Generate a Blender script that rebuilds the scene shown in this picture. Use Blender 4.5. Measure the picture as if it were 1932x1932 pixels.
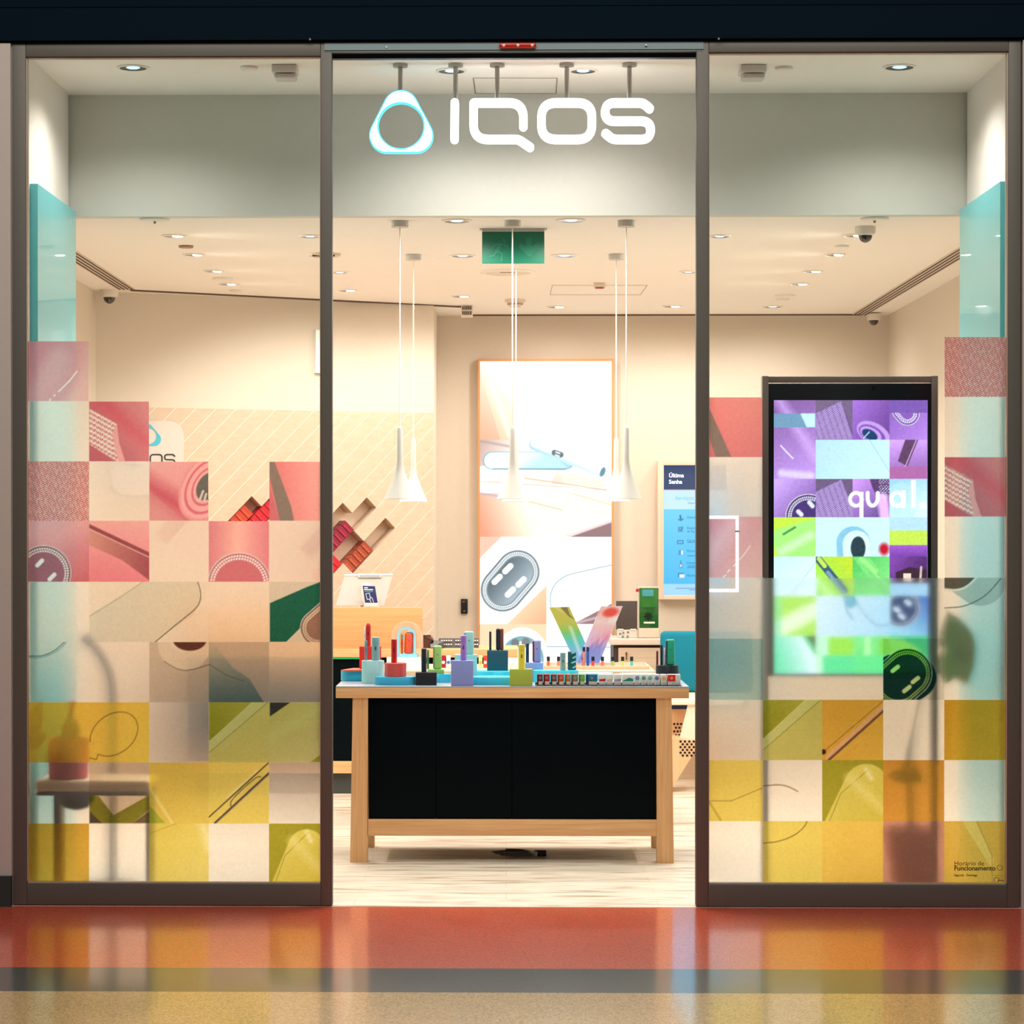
import bpy, bmesh, math, random
import numpy as np
from mathutils import Vector, Matrix
random.seed(4)
for o in list(bpy.data.objects): bpy.data.objects.remove(o)
S = bpy.context.scene
COL = S.collection
PI = math.pi

# ------------------------------------------------------------------ camera
W = 1932.0; F = 4660.0; D0 = 10.5; CH = 1.6
PSI = math.radians(0.95); TH = math.radians(0.45)
fw = np.array([-math.sin(PSI)*math.cos(TH), math.cos(PSI)*math.cos(TH), -math.sin(TH)])
rt = np.array([math.cos(PSI), math.sin(PSI), 0.0])
up = np.cross(rt, fw)
VX, VY = 955.0, 1000.0                      # where lines running into the shop converge
CX = VX - F*rt[1]/fw[1]; CY = VY + F*up[1]/fw[1]
C0 = np.array([0.0, -D0, CH])
cd = bpy.data.cameras.new('camera'); cam = bpy.data.objects.new('camera', cd); COL.objects.link(cam)
cam.matrix_world = Matrix(((rt[0], up[0], -fw[0], 0), (rt[1], up[1], -fw[1], -D0), (rt[2], up[2], -fw[2], CH), (0, 0, 0, 1)))
cd.sensor_width = 36; cd.lens = F/W*36
cd.shift_x = (W/2-CX)/W; cd.shift_y = (CY-W/2)/W
cd.clip_start = .1; cd.clip_end = 100
S.camera = cam

def ray(px, py):
    return fw + rt*(px-CX)/F - up*(py-CY)/F
def P(px, py, y=0.0):                       # photo point -> (x, z) on the plane at depth y
    d = ray(px, py); t = (y+D0)/d[1]
    return d[0]*t, CH+d[2]*t
def PX(px, y, py=1000): return P(px, py, y)[0]
def PZ(py, y, px=955): return P(px, py, y)[1]
def FL(px, py, z=0.0):                      # photo point -> (x, y) on the level z
    d = ray(px, py); t = (z-CH)/d[2]
    return d[0]*t, -D0+d[1]*t
def sc(y): return (y+D0)/F

# ------------------------------------------------------------------ world, mall light, exposure
S.view_settings.view_transform = 'Standard'; S.view_settings.look = 'None'
S.view_settings.exposure = 0.12; S.view_settings.gamma = 1; S.view_settings.use_curve_mapping = False
LAMP_W = 34.0; UP_W = 30.0; MALL_W = 290.0
wd = bpy.data.worlds.new('world'); S.world = wd; wd.use_nodes = True
wd.node_tree.nodes['Background'].inputs[0].default_value = (.5, .75, 1, 1)
wd.node_tree.nodes['Background'].inputs[1].default_value = 0.035
def area(name, loc, rot, sx, sy, e, c):
    l = bpy.data.lights.new(name, 'AREA'); l.shape = 'RECTANGLE'; l.size = sx; l.size_y = sy; l.energy = e; l.color = c
    o = bpy.data.objects.new(name, l); COL.objects.link(o); o.location = loc; o.rotation_euler = rot; return o
area('mall_ceiling_lamp', (0, -4.2, 6.2), (math.radians(22), 0, 0), 7, 1.6, MALL_W, (1, .93, .85))

# ------------------------------------------------------------------ materials
def lin(c):
    c = np.asarray(c, dtype=float)/255.0
    return np.where(c <= .04045, c/12.92, ((c+.055)/1.055)**2.4)
MC = {}
def M(c, r=.5, metal=0, em=0, name=None, var=0.0, coat=0, trans=0, sheen=0, spec=.5):
    key = (tuple(c), r, metal, em, var, coat, trans, sheen, spec)
    if key in MC: return MC[key]
    m = bpy.data.materials.new(name or 'paint'); m.use_nodes = True
    nt = m.node_tree; b = nt.nodes['Principled BSDF']; l = tuple(lin(c)) + (1,)
    b.inputs['Base Color'].default_value = l; b.inputs['Roughness'].default_value = r; b.inputs['Metallic'].default_value = metal
    b.inputs['Coat Weight'].default_value = coat; b.inputs['Transmission Weight'].default_value = trans
    b.inputs['Sheen Weight'].default_value = sheen; b.inputs['Specular IOR Level'].default_value = spec
    if em:
        b.inputs['Emission Color'].default_value = l; b.inputs['Emission Strength'].default_value = em
    else:
        n = nt.nodes.new('ShaderNodeTexNoise'); n.inputs['Scale'].default_value = 35; n.inputs['Detail'].default_value = 4
        tc = nt.nodes.new('ShaderNodeTexCoord'); nt.links.new(tc.outputs['Object'], n.inputs['Vector'])
        mx = nt.nodes.new('ShaderNodeMix'); mx.data_type = 'RGBA'
        k = 1-max(var, .03)
        mx.inputs[6].default_value = (l[0]*k, l[1]*k, l[2]*k, 1); mx.inputs[7].default_value = tuple(min(1, v/k) for v in l[:3]) + (1,)
        nt.links.new(n.outputs['Fac'], mx.inputs[0]); nt.links.new(mx.outputs[2], b.inputs['Base Color'])
    MC[key] = m; return m
def wood(c1, c2, axis=0, scale=6, rough=.45, name='wood'):
    key = (tuple(c1), tuple(c2), axis, scale, rough)
    if key in MC: return MC[key]
    m = bpy.data.materials.new(name); m.use_nodes = True; nt = m.node_tree; b = nt.nodes['Principled BSDF']
    tc = nt.nodes.new('ShaderNodeTexCoord'); mp = nt.nodes.new('ShaderNodeMapping'); n = nt.nodes.new('ShaderNodeTexNoise')
    s = [scale*14]*3; s[axis] = scale*.5; mp.inputs['Scale'].default_value = s
    n.inputs['Scale'].default_value = 1; n.inputs['Detail'].default_value = 6; n.inputs['Distortion'].default_value = .4
    r = nt.nodes.new('ShaderNodeValToRGB'); r.color_ramp.elements[0].position = .3; r.color_ramp.elements[1].position = .7
    r.color_ramp.elements[0].color = tuple(lin(c1)) + (1,); r.color_ramp.elements[1].color = tuple(lin(c2)) + (1,)
    nt.links.new(tc.outputs['Object'], mp.inputs[0]); nt.links.new(mp.outputs[0], n.inputs['Vector'])
    nt.links.new(n.outputs['Fac'], r.inputs[0]); nt.links.new(r.outputs[0], b.inputs['Base Color'])
    b.inputs['Roughness'].default_value = rough
    MC[key] = m; return m
def attr_mat(name, em=0.0, rough=.4, base=1.0):
    m = bpy.data.materials.new(name); m.use_nodes = True; nt = m.node_tree; b = nt.nodes['Principled BSDF']
    a = nt.nodes.new('ShaderNodeAttribute'); a.attribute_name = 'art'
    if em:
        b.inputs['Base Color'].default_value = (.02, .02, .02, 1)
        nt.links.new(a.outputs['Color'], b.inputs['Emission Color']); b.inputs['Emission Strength'].default_value = em
    else: nt.links.new(a.outputs['Color'], b.inputs['Base Color'])
    b.inputs['Roughness'].default_value = rough; return m
def film_mat():
    m = bpy.data.materials.new('printed_window_film'); m.use_nodes = True; nt = m.node_tree; N = nt.nodes; L = nt.links
    for n in list(N): N.remove(n)
    out = N.new('ShaderNodeOutputMaterial'); a = N.new('ShaderNodeAttribute'); a.attribute_name = 'art'
    rf = N.new('ShaderNodeBsdfRefraction'); rf.inputs['IOR'].default_value = FILM_IOR; rf.inputs['Roughness'].default_value = FILM_R
    tr = N.new('ShaderNodeBsdfTranslucent'); df = N.new('ShaderNodeBsdfDiffuse')
    for n in (rf, tr, df): L.new(a.outputs['Color'], n.inputs['Color'])
    m1 = N.new('ShaderNodeMixShader'); m2 = N.new('ShaderNodeMixShader')
    mr = N.new('ShaderNodeMapRange'); mr.inputs['To Min'].default_value = .09; mr.inputs['To Max'].default_value = .5
    L.new(a.outputs['Alpha'], mr.inputs['Value']); L.new(mr.outputs[0], m1.inputs[0])
    tp = N.new('ShaderNodeBsdfTransparent'); L.new(a.outputs['Color'], tp.inputs['Color']); m0 = N.new('ShaderNodeMixShader'); m0.inputs[0].default_value = .16
    L.new(rf.outputs[0], m0.inputs[1]); L.new(tp.outputs[0], m0.inputs[2]); L.new(m0.outputs[0], m1.inputs[1]); L.new(tr.outputs[0], m1.inputs[2])
    m2.inputs[0].default_value = .11; L.new(m1.outputs[0], m2.inputs[1]); L.new(df.outputs[0], m2.inputs[2])
    L.new(m2.outputs[0], out.inputs[0]); return m
FILM_IOR = 1.14; FILM_R = .62
def glass_mat():
    m = bpy.data.materials.new('clear_glass'); m.use_nodes = True; nt = m.node_tree; N = nt.nodes; L = nt.links
    for n in list(N): N.remove(n)
    out = N.new('ShaderNodeOutputMaterial'); t = N.new('ShaderNodeBsdfTransparent'); g = N.new('ShaderNodeBsdfGlossy')
    t.inputs[0].default_value = (.985, .995, .99, 1); g.inputs['Roughness'].default_value = 0
    f = N.new('ShaderNodeFresnel'); f.inputs[0].default_value = 1.45
    mx = N.new('ShaderNodeMixShader'); L.new(f.outputs[0], mx.inputs[0]); L.new(t.outputs[0], mx.inputs[1]); L.new(g.outputs[0], mx.inputs[2])
    L.new(mx.outputs[0], out.inputs[0]); return m
def floor_mall_mat():
    m = bpy.data.materials.new('polished_terrazzo'); m.use_nodes = True; nt = m.node_tree; N = nt.nodes; L = nt.links; b = N['Principled BSDF']
    tc = N.new('ShaderNodeTexCoord'); sp = N.new('ShaderNodeSeparateXYZ'); L.new(tc.outputs['Object'], sp.inputs[0])
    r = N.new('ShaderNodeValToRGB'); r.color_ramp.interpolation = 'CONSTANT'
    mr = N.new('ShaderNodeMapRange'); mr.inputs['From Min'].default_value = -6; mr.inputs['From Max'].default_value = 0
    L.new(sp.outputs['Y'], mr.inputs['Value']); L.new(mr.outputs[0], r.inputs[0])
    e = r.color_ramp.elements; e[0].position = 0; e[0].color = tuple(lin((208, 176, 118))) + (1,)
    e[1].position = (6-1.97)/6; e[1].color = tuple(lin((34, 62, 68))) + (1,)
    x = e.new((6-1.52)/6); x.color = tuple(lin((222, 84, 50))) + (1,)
    v = N.new('ShaderNodeTexVoronoi'); v.inputs['Scale'].default_value = 170; L.new(tc.outputs['Object'], v.inputs['Vector'])
    n = N.new('ShaderNodeTexNoise'); n.inputs['Scale'].default_value = 260; L.new(tc.outputs['Object'], n.inputs['Vector'])
    bw = N.new('ShaderNodeRGBToBW'); L.new(v.outputs['Color'], bw.inputs[0])
    mm = N.new('ShaderNodeMapRange'); mm.inputs['From Min'].default_value = 0; mm.inputs['From Max'].default_value = 1
    mm.inputs['To Min'].default_value = .45; mm.inputs['To Max'].default_value = 1.5; L.new(bw.outputs[0], mm.inputs['Value'])
    mx = N.new('ShaderNodeMix'); mx.data_type = 'RGBA'; mx.blend_type = 'MULTIPLY'; mx.inputs[0].default_value = 1
    L.new(r.outputs[0], mx.inputs[6]); L.new(mm.outputs[0], mx.inputs[7]); L.new(mx.outputs[2], b.inputs['Base Color'])
    b.inputs['Roughness'].default_value = .3; b.inputs['Coat Weight'].default_value = .85; b.inputs['Coat Roughness'].default_value = .11
    b.inputs['Specular IOR Level'].default_value = .6
    bp = N.new('ShaderNodeBump'); bp.inputs['Strength'].default_value = .06; bp.inputs['Distance'].default_value = .002
    L.new(n.outputs['Fac'], bp.inputs['Height']); L.new(bp.outputs[0], b.inputs['Normal'])
    return m
def floor_shop_mat():
    m = bpy.data.materials.new('pale_plank_floor'); m.use_nodes = True; nt = m.node_tree; N = nt.nodes; L = nt.links; b = N['Principled BSDF']
    tc = N.new('ShaderNodeTexCoord'); mp = N.new('ShaderNodeMapping'); mp.inputs['Scale'].default_value = (1.1, 9, 1); mp.inputs['Rotation'].default_value = (0, 0, .16)
    n = N.new('ShaderNodeTexNoise'); n.inputs['Scale'].default_value = 2.2; n.inputs['Detail'].default_value = 7; n.inputs['Distortion'].default_value = .8
    L.new(tc.outputs['Object'], mp.inputs[0]); L.new(mp.outputs[0], n.inputs['Vector'])
    r = N.new('ShaderNodeValToRGB'); e = r.color_ramp.elements
    e[0].position = .3; e[0].color = tuple(lin((184, 152, 120))) + (1,); e[1].position = .5; e[1].color = tuple(lin((236, 224, 206))) + (1,)
    L.new(n.outputs['Fac'], r.inputs[0])
    br = N.new('ShaderNodeTexBrick'); br.inputs['Scale'].default_value = 1; br.inputs['Brick Width'].default_value = 1.3; br.inputs['Row Height'].default_value = .18
    br.inputs['Mortar Size'].default_value = .002; br.inputs['Color1'].default_value = (1, 1, 1, 1); br.inputs['Color2'].default_value = (.93, .93, .92, 1); br.inputs['Mortar'].default_value = (.84, .81, .77, 1)
    L.new(tc.outputs['Object'], br.inputs['Vector'])
    mx = N.new('ShaderNodeMix'); mx.data_type = 'RGBA'; mx.blend_type = 'MULTIPLY'; mx.inputs[0].default_value = 1
    L.new(r.outputs[0], mx.inputs[6]); L.new(br.outputs['Color'], mx.inputs[7]); L.new(mx.outputs[2], b.inputs['Base Color'])
    b.inputs['Roughness'].default_value = .42; return m
GLASS = glass_mat(); FILM = film_mat()
WHITE = M((238, 232, 224), .7, name='wall_paint'); CEIL = M((244, 238, 230), .8, name='ceiling_paint')
BEECH = wood((224, 162, 108), (240, 188, 134), 0, name='beech'); BEECHZ = wood((224, 162, 108), (240, 188, 134), 2, name='beech')
BLACK = M((2, 9, 13), .5, spec=.06, name='black_laminate'); PALEW = wood((204, 176, 146), (214, 188, 160), 0, 5, name='pale_wood')
FRAME = M((100, 97, 90), .5, .2, name='bronze_aluminium'); BEIGE = M((222, 209, 192), .7, name='beige_wall_paint'); STEEL = M((176, 174, 166), .35, .45, name='brushed_steel')
LAMPW = M((202, 195, 186), .45, name='lamp_white')

# ------------------------------------------------------------------ mesh helpers
ORG = {}
class B:
    def __init__(s): s.bm = bmesh.new()
    def box(s, x0, x1, y0, y1, z0, z1, bev=0, rot=0):
        g = bmesh.ops.create_cube(s.bm, size=1)['verts']
        cx, cy, cz = (x0+x1)/2, (y0+y1)/2, (z0+z1)/2
        m = Matrix.Translation((cx, cy, cz)) @ Matrix.Rotation(rot, 4, 'Z') @ Matrix.Diagonal((abs(x1-x0), abs(y1-y0), abs(z1-z0), 1))
        bmesh.ops.transform(s.bm, matrix=m, verts=g)
        if bev:
            es = list({e for v in g for e in v.link_edges})
            bmesh.ops.bevel(s.bm, geom=es, offset=bev, segments=3, affect='EDGES', profile=.5)
        return s
    def poly(s, fr, bk):                                  # loft two outlines of equal length, cap both
        a = [s.bm.verts.new(p) for p in fr]; b = [s.bm.verts.new(p) for p in bk]; n = len(a)
        s.bm.faces.new(a); s.bm.faces.new(b[::-1])
        for i in range(n): s.bm.faces.new((a[i], b[i], b[(i+1) % n], a[(i+1) % n]))
        return s
    def prism(s, pts, y0, y1):                            # outline in x,z pushed along y
        return s.poly([(x, y0, z) for x, z in pts], [(x, y1, z) for x, z in pts])
    def slab(s, pts, z0, z1):                             # outline in x,y raised from z0 to z1
        return s.poly([(x, y, z0) for x, y in pts], [(x, y, z1) for x, y in pts])
    def lathe(s, prof, c=(0, 0, 0), n=32, sx=1, sy=1, close=True):
        rings = []
        for r, z in prof:
            rings.append([s.bm.verts.new((c[0]+r*sx*math.cos(2*PI*i/n), c[1]+r*sy*math.sin(2*PI*i/n), c[2]+z)) for i in range(n)])
        for a, b in zip(rings, rings[1:]):
            for i in range(n): s.bm.faces.new((a[i], a[(i+1) % n], b[(i+1) % n], b[i]))
        if close:
            s.bm.faces.new(rings[0][::-1]); s.bm.faces.new(rings[-1])
        return s
    def tube(s, pts, r, n=12, r2=None):
        pts = [Vector(p) for p in pts]; rings = []; k = len(pts)
        ref = Vector((0, 0, 1))
        for i, p in enumerate(pts):
            t = (pts[min(i+1, k-1)]-pts[max(i-1, 0)]).normalized()
            rf = ref if abs(t.dot(ref)) < .95 else Vector((1, 0, 0))
            a = t.cross(rf).normalized(); b = t.cross(a).normalized()
            rr = r if r2 is None else r+(r2-r)*i/(k-1)
            rings.append([s.bm.verts.new(p+(a*math.cos(2*PI*j/n)+b*math.sin(2*PI*j/n))*rr) for j in range(n)])
        for a, b in zip(rings, rings[1:]):
            for j in range(n): s.bm.faces.new((a[j], a[(j+1) % n], b[(j+1) % n], b[j]))
        s.bm.faces.new(rings[0][::-1]); s.bm.faces.new(rings[-1]); return s
    def stroke(s, pts, w, y0, y1, closed=False):          # a flat letter stroke in x,z with round ends, y0..y1 thick
        p = [Vector(q) for q in pts]; n = len(p); Lf = []; Rt = []
        for i in range(n):
            a = p[(i-1) % n] if (closed or i) else p[i]; c = p[(i+1) % n] if (closed or i < n-1) else p[i]
            d1 = (p[i]-a); d2 = (c-p[i])
            d1 = d1.normalized() if d1.length > 1e-9 else d2.normalized(); d2 = d2.normalized() if d2.length > 1e-9 else d1
            nn = Vector((-(d1+d2).y, (d1+d2).x)).normalized(); k = 1/max(.5, nn.dot(Vector((-d1.y, d1.x))))
            Lf.append(p[i]+nn*w/2*k); Rt.append(p[i]-nn*w/2*k)
        if closed:
            for i in range(n):
                j = (i+1) % n; q = [Lf[i], Rt[i], Rt[j], Lf[j]]; s._q(q, y0, y1)
        else:
            for i in range(n-1): s._q([Lf[i], Rt[i], Rt[i+1], Lf[i+1]], y0, y1)
            for c, d, e in ((p[0], (p[0]-p[1]).normalized(), 0), (p[-1], (p[-1]-p[-2]).normalized(), 1)):
                a0 = math.atan2(d.y, d.x)
                s.prism([(c.x+math.cos(a0+PI/2-PI*k/12)*w/2, c.y+math.sin(a0+PI/2-PI*k/12)*w/2) for k in range(13)], y0, y1)
        return s
    def _q(s, q, y0, y1):
        s.prism([(v.x, v.y) for v in q], y0, y1)
def finish(me, smooth):
    if smooth:
        me.shade_smooth() if hasattr(me, 'shade_smooth') else None
        try: me.set_sharp_from_angle(angle=math.radians(35))
        except Exception: pass
def O(name, b, mat, parent=None, smooth=True, kind=None, label=None):
    """link one mesh object; geometry is given in world metres unless the parent sits at its own origin"""
    bm = b.bm
    bmesh.ops.recalc_face_normals(bm, faces=bm.faces)
    me = bpy.data.meshes.new(name)
    if parent is not None:
        org = ORG[parent.name]
        bmesh.ops.translate(bm, verts=bm.verts, vec=-org)
    else:
        vs = [v.co for v in bm.verts]
        lo = Vector([min(v[i] for v in vs) for i in range(3)]); hi = Vector([max(v[i] for v in vs) for i in range(3)])
        org = Vector(((lo.x+hi.x)/2, (lo.y+hi.y)/2, lo.z)) if kind != 'structure' else Vector((0, 0, 0))
        bmesh.ops.translate(bm, verts=bm.verts, vec=-org)
    bm.to_mesh(me); bm.free(); finish(me, smooth)
    mats = mat if isinstance(mat, (list, tuple)) else [mat]
    for m in mats: me.materials.append(m)
    o = bpy.data.objects.new(name, me); COL.objects.link(o)
    if parent is not None: o.parent = parent
    else: o.location = org
    ORG[o.name] = org
    if kind: o['kind'] = kind
    if label: o['label'] = label
    return o
def tag(o, label, cat, group=None):
    o['label'] = label; o['category'] = cat
    if group: o['group'] = group
    return o
def T(name, loc, label, cat, group=None):
    o = bpy.data.objects.new(name, None); COL.objects.link(o); o.location = loc; o.empty_display_size = .05
    ORG[o.name] = Vector(loc); return tag(o, label, cat, group)
def TS(name, loc=(0, 0, 0)):
    o = bpy.data.objects.new(name, None); COL.objects.link(o); o.location = loc; ORG[o.name] = Vector(loc); o['kind'] = 'structure'; return o
def dup(root, loc, label, group=None, scale=None):
    r = root.copy(); COL.objects.link(r); r.location = loc; r['label'] = label
    if group: r['group'] = group
    if scale: r.scale = scale
    for ch in list(root.children):
        c = ch.copy(); COL.objects.link(c); c.parent = r
        for g in list(ch.children):
            d = g.copy(); COL.objects.link(d); d.parent = c
    return r
def text(name, s, size, x, z, y, mat, parent, ext=.001, align='LEFT', bold=0, yrot=0, sx=1):
    cu = bpy.data.curves.new(name, 'FONT'); cu.body = s; cu.size = size; cu.extrude = ext; cu.align_x = align; cu.offset = bold
    tmp = bpy.data.objects.new(name, cu); COL.objects.link(tmp)
    bpy.context.view_layer.update()
    me = bpy.data.meshes.new_from_object(tmp.evaluated_get(bpy.context.evaluated_depsgraph_get()))
    bpy.data.objects.remove(tmp)
    org = ORG[parent.name]
    me.transform(Matrix.Translation(Vector((x, y, z))-org) @ Matrix.Rotation(yrot, 4, 'Z') @ Matrix.Rotation(PI/2, 4, 'X') @ Matrix.Diagonal((sx, 1, 1, 1)))
    me.materials.clear(); me.materials.append(mat)
    o = bpy.data.objects.new(name, me); COL.objects.link(o); o.parent = parent; ORG[o.name] = org; return o
def rpath(pts, rad, closed=False, n=8):                   # polyline with rounded corners
    out = []; k = len(pts)
    for i, p in enumerate(pts):
        p = Vector(p); r = rad[i] if isinstance(rad, (list, tuple)) else rad
        if (not closed and i in (0, k-1)) or r <= 0: out.append(p); continue
        a = Vector(pts[(i-1) % k]); c = Vector(pts[(i+1) % k])
        d1 = (a-p).normalized(); d2 = (c-p).normalized(); A = p+d1*r; Cc = p+d2*r
        for j in range(n+1):
            t = j/n; out.append(A*(1-t)**2 + p*2*t*(1-t)*.93 + Cc*t*t + p*(0) + (A+Cc)*.5*2*t*(1-t)*.07)
    return out

# ------------------------------------------------------------------ printed pictures (numpy painter, photo coordinates)
class Art:
    def __init__(s, x0, y0, x1, y1, st, base=(255, 255, 255), a=0.0):
        s.b = (x0, y0, x1, y1); nx = max(2, int(round((x1-x0)/st))+1); ny = max(2, int(round((y1-y0)/st))+1)
        s.X, s.Y = np.meshgrid(np.linspace(x0, x1, nx), np.linspace(y0, y1, ny)); s.st = st
        s.C = np.zeros((ny, nx, 4)); s.C[..., :3] = base; s.C[..., 3] = a; s.keep = np.ones((ny, nx), bool)
        s.clip = np.ones((ny, nx)); s.rng = np.random.RandomState(3)
    def cell(s, x0, y0, x1, y1): s.clip = ((s.X >= x0) & (s.X < x1) & (s.Y >= y0) & (s.Y < y1)).astype(float); s.cb = (x0, y0, x1, y1); return s
    def uv(s):
        x0, y0, x1, y1 = s.cb; return (s.X-x0)/(x1-x0), (s.Y-y0)/(y1-y0)
    def f(s, m, c, al=1.0, pa=None):
        m = (m*s.clip*al)[..., None]; s.C[..., :3] = s.C[..., :3]*(1-m)+np.asarray(c, float)*m
        if pa is not None: s.C[..., 3] = np.where(m[..., 0] > .5, pa, s.C[..., 3])
        return s
    def ed(s, d, soft=1.0): return np.clip(.5-d/(s.st*1.0*soft), 0, 1)
    def all(s): return np.ones_like(s.X)
    def rect(s, x0, y0, x1, y1): return ((s.X >= x0) & (s.X < x1) & (s.Y >= y0) & (s.Y < y1)).astype(float)
    def ell(s, cx, cy, rx, ry, rot=0, soft=1):
        a = math.radians(rot); u = (s.X-cx)*math.cos(a)+(s.Y-cy)*math.sin(a); v = -(s.X-cx)*math.sin(a)+(s.Y-cy)*math.cos(a)
        return s.ed((np.hypot(u/rx, v/ry)-1)*min(rx, ry), soft)
    def dcap(s, x0, y0, x1, y1):
        dx, dy = x1-x0, y1-y0; t = np.clip(((s.X-x0)*dx+(s.Y-y0)*dy)/(dx*dx+dy*dy+1e-9), 0, 1)
        return np.hypot(s.X-x0-t*dx, s.Y-y0-t*dy)
    def cap(s, x0, y0, x1, y1, r, soft=1): return s.ed(s.dcap(x0, y0, x1, y1)-r, soft)
    def line(s, pts, w, soft=1):
        d = np.full_like(s.X, 1e9)
        if 4 <= len(pts) < 20 and tuple(pts[0]) != tuple(pts[-1]):
            for _ in range(2): pts = [pts[0]]+[(a[0]*(1-t)+b[0]*t, a[1]*(1-t)+b[1]*t) for a, b in zip(pts, pts[1:]) for t in (.25, .75)]+[pts[-1]]
        for a, b in zip(pts, pts[1:]): d = np.minimum(d, s.dcap(*a, *b))
        return s.ed(d-w/2, soft)
    def poly(s, pts):
        ins = np.zeros(s.X.shape, bool); n = len(pts)
        for i in range(n):
            xa, ya = pts[i]; xb, yb = pts[(i+1) % n]
            if ya == yb: continue
            ins ^= ((ya > s.Y) != (yb > s.Y)) & (s.X < (xb-xa)*(s.Y-ya)/(yb-ya)+xa)
        d = np.full_like(s.X, 1e9)
        for i in range(n): d = np.minimum(d, s.dcap(*pts[i], *pts[(i+1) % n]))
        return np.clip(.5+np.where(ins, d, -d)/s.st, 0, 1)
    def lg(s, x0, y0, x1, y1):
        dx, dy = x1-x0, y1-y0; return np.clip(((s.X-x0)*dx+(s.Y-y0)*dy)/(dx*dx+dy*dy), 0, 1)
    def grad(s, m, c0, c1, x0, y0, x1, y1, al=1.0, pa=None):
        t = s.lg(x0, y0, x1, y1)[..., None]; c = np.asarray(c0, float)*(1-t)+np.asarray(c1, float)*t
        return s.f(m, c, al, pa)
    def noise(s, m, amp, k=1):
        n = s.rng.randn(*s.X.shape)
        for _ in range(k): n = (n+np.roll(n, 1, 0)+np.roll(n, 1, 1)+np.roll(n, -1, 0)+np.roll(n, -1, 1))/5*1.6
        s.C[..., :3] += (n*m*s.clip)[..., None]*amp; return s
    def led(s, x0, y0, x1, y1, r, c=(235, 240, 240), body=(90, 60, 75), rim=(60, 50, 60), dot=3.6, wd=2):
        s.f(s.cap(x0, y0, x1, y1, r+3), (225, 225, 228)).f(s.cap(x0, y0, x1, y1, r+1.5), rim).f(s.cap(x0, y0, x1, y1, r), body)
        L = math.hypot(x1-x0, y1-y0); a0 = math.atan2(y1-y0, x1-x0) if L > .1 else 0
        for k in range(wd):
            rr = r-3-k*dot*1.15; per = 2*L+2*PI*rr; n = int(per/(dot*1.12))
            for i in range(n):
                q = per*(i+.5*(k % 2))/n
                if q < L: c_, t_, e_ = q, -PI/2, 0
                elif q < L+PI*rr: c_, t_, e_ = L, -PI/2+(q-L)/rr, 0
                elif q < 2*L+PI*rr: c_, t_, e_ = 2*L+PI*rr-q, PI/2, 0
                else: c_, t_, e_ = 0, PI/2+(q-2*L-PI*rr)/rr, 0
                px = x0+c_*math.cos(a0)+rr*math.cos(a0+t_); py = y0+c_*math.sin(a0)+rr*math.sin(a0+t_); s.dot(px, py, dot*.42, c)
        return s
    def dot(s, px, py, r, c):
        x0, y0 = s.b[0], s.b[1]; i0 = int((px-x0)/s.st)-4; j0 = int((py-y0)/s.st)-4; i1, j1 = i0+9, j0+9
        i0, j0 = max(i0, 0), max(j0, 0)
        if i1 <= 0 or j1 <= 0 or i0 >= s.X.shape[1] or j0 >= s.X.shape[0]: return
        sl = (slice(j0, j1), slice(i0, i1)); m = (np.clip(.5-(np.hypot(s.X[sl]-px, s.Y[sl]-py)-r)/s.st, 0, 1)*s.clip[sl])[..., None]
        s.C[sl][..., :3] = s.C[sl][..., :3]*(1-m)+np.asarray(c, float)*m
def grid_mesh(name, A, fn, mat, parent, both=False):
    ny, nx = A.X.shape
    pts = fn(A.X.ravel(), A.Y.ravel())
    pts = pts - np.array(ORG[parent.name])
    idx = np.arange(nx*ny).reshape(ny, nx)
    q = np.stack([idx[1:, :-1], idx[1:, 1:], idx[:-1, 1:], idx[:-1, :-1]], -1)
    kp = A.keep[:-1, :-1] & A.keep[1:, 1:]
    q = q[kp].reshape(-1, 4)
    me = bpy.data.meshes.new(name); nf = len(q)
    me.vertices.add(len(pts)); me.vertices.foreach_set('co', pts.astype(np.float32).ravel())
    me.loops.add(nf*4); me.loops.foreach_set('vertex_index', q.astype(np.int32).ravel())
    me.polygons.add(nf); me.polygons.foreach_set('loop_start', np.arange(0, nf*4, 4, dtype=np.int32))
    try: me.polygons.foreach_set('loop_total', np.full(nf, 4, np.int32))
    except Exception: pass
    me.update(calc_edges=True)
    ca = me.color_attributes.new('art', 'FLOAT_COLOR', 'POINT')
    c = A.C.copy(); c[..., :3] = lin(np.clip(c[..., :3], 0, 255)); ca.data.foreach_set('color', c.reshape(-1).astype(np.float32))
    me.materials.append(mat)
    o = bpy.data.objects.new(name, me); COL.objects.link(o); o.parent = parent; ORG[o.name] = ORG[parent.name]; return o
def at_plane(y):                                          # photo points onto the frontal plane at depth y
    def fn(X, Y):
        d = fw[None]+rt[None]*((X-CX)/F)[:, None]-up[None]*((Y-CY)/F)[:, None]; t = (y+D0)/d[:, 1]
        return np.stack([d[:, 0]*t, np.full_like(t, y), CH+d[:, 2]*t], -1)
    return fn
def at_quad(q):                                           # unit square onto a quad (top-left, top-right, bottom-right, bottom-left)
    q = [np.array(p, float) for p in q]
    def fn(X, Y):
        u = (X/X.max())[:, None]; v = (Y/Y.max())[:, None]
        return (q[0]*(1-u)+q[1]*u)*(1-v)+(q[3]*(1-u)+q[2]*u)*v
    return fn

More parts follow.
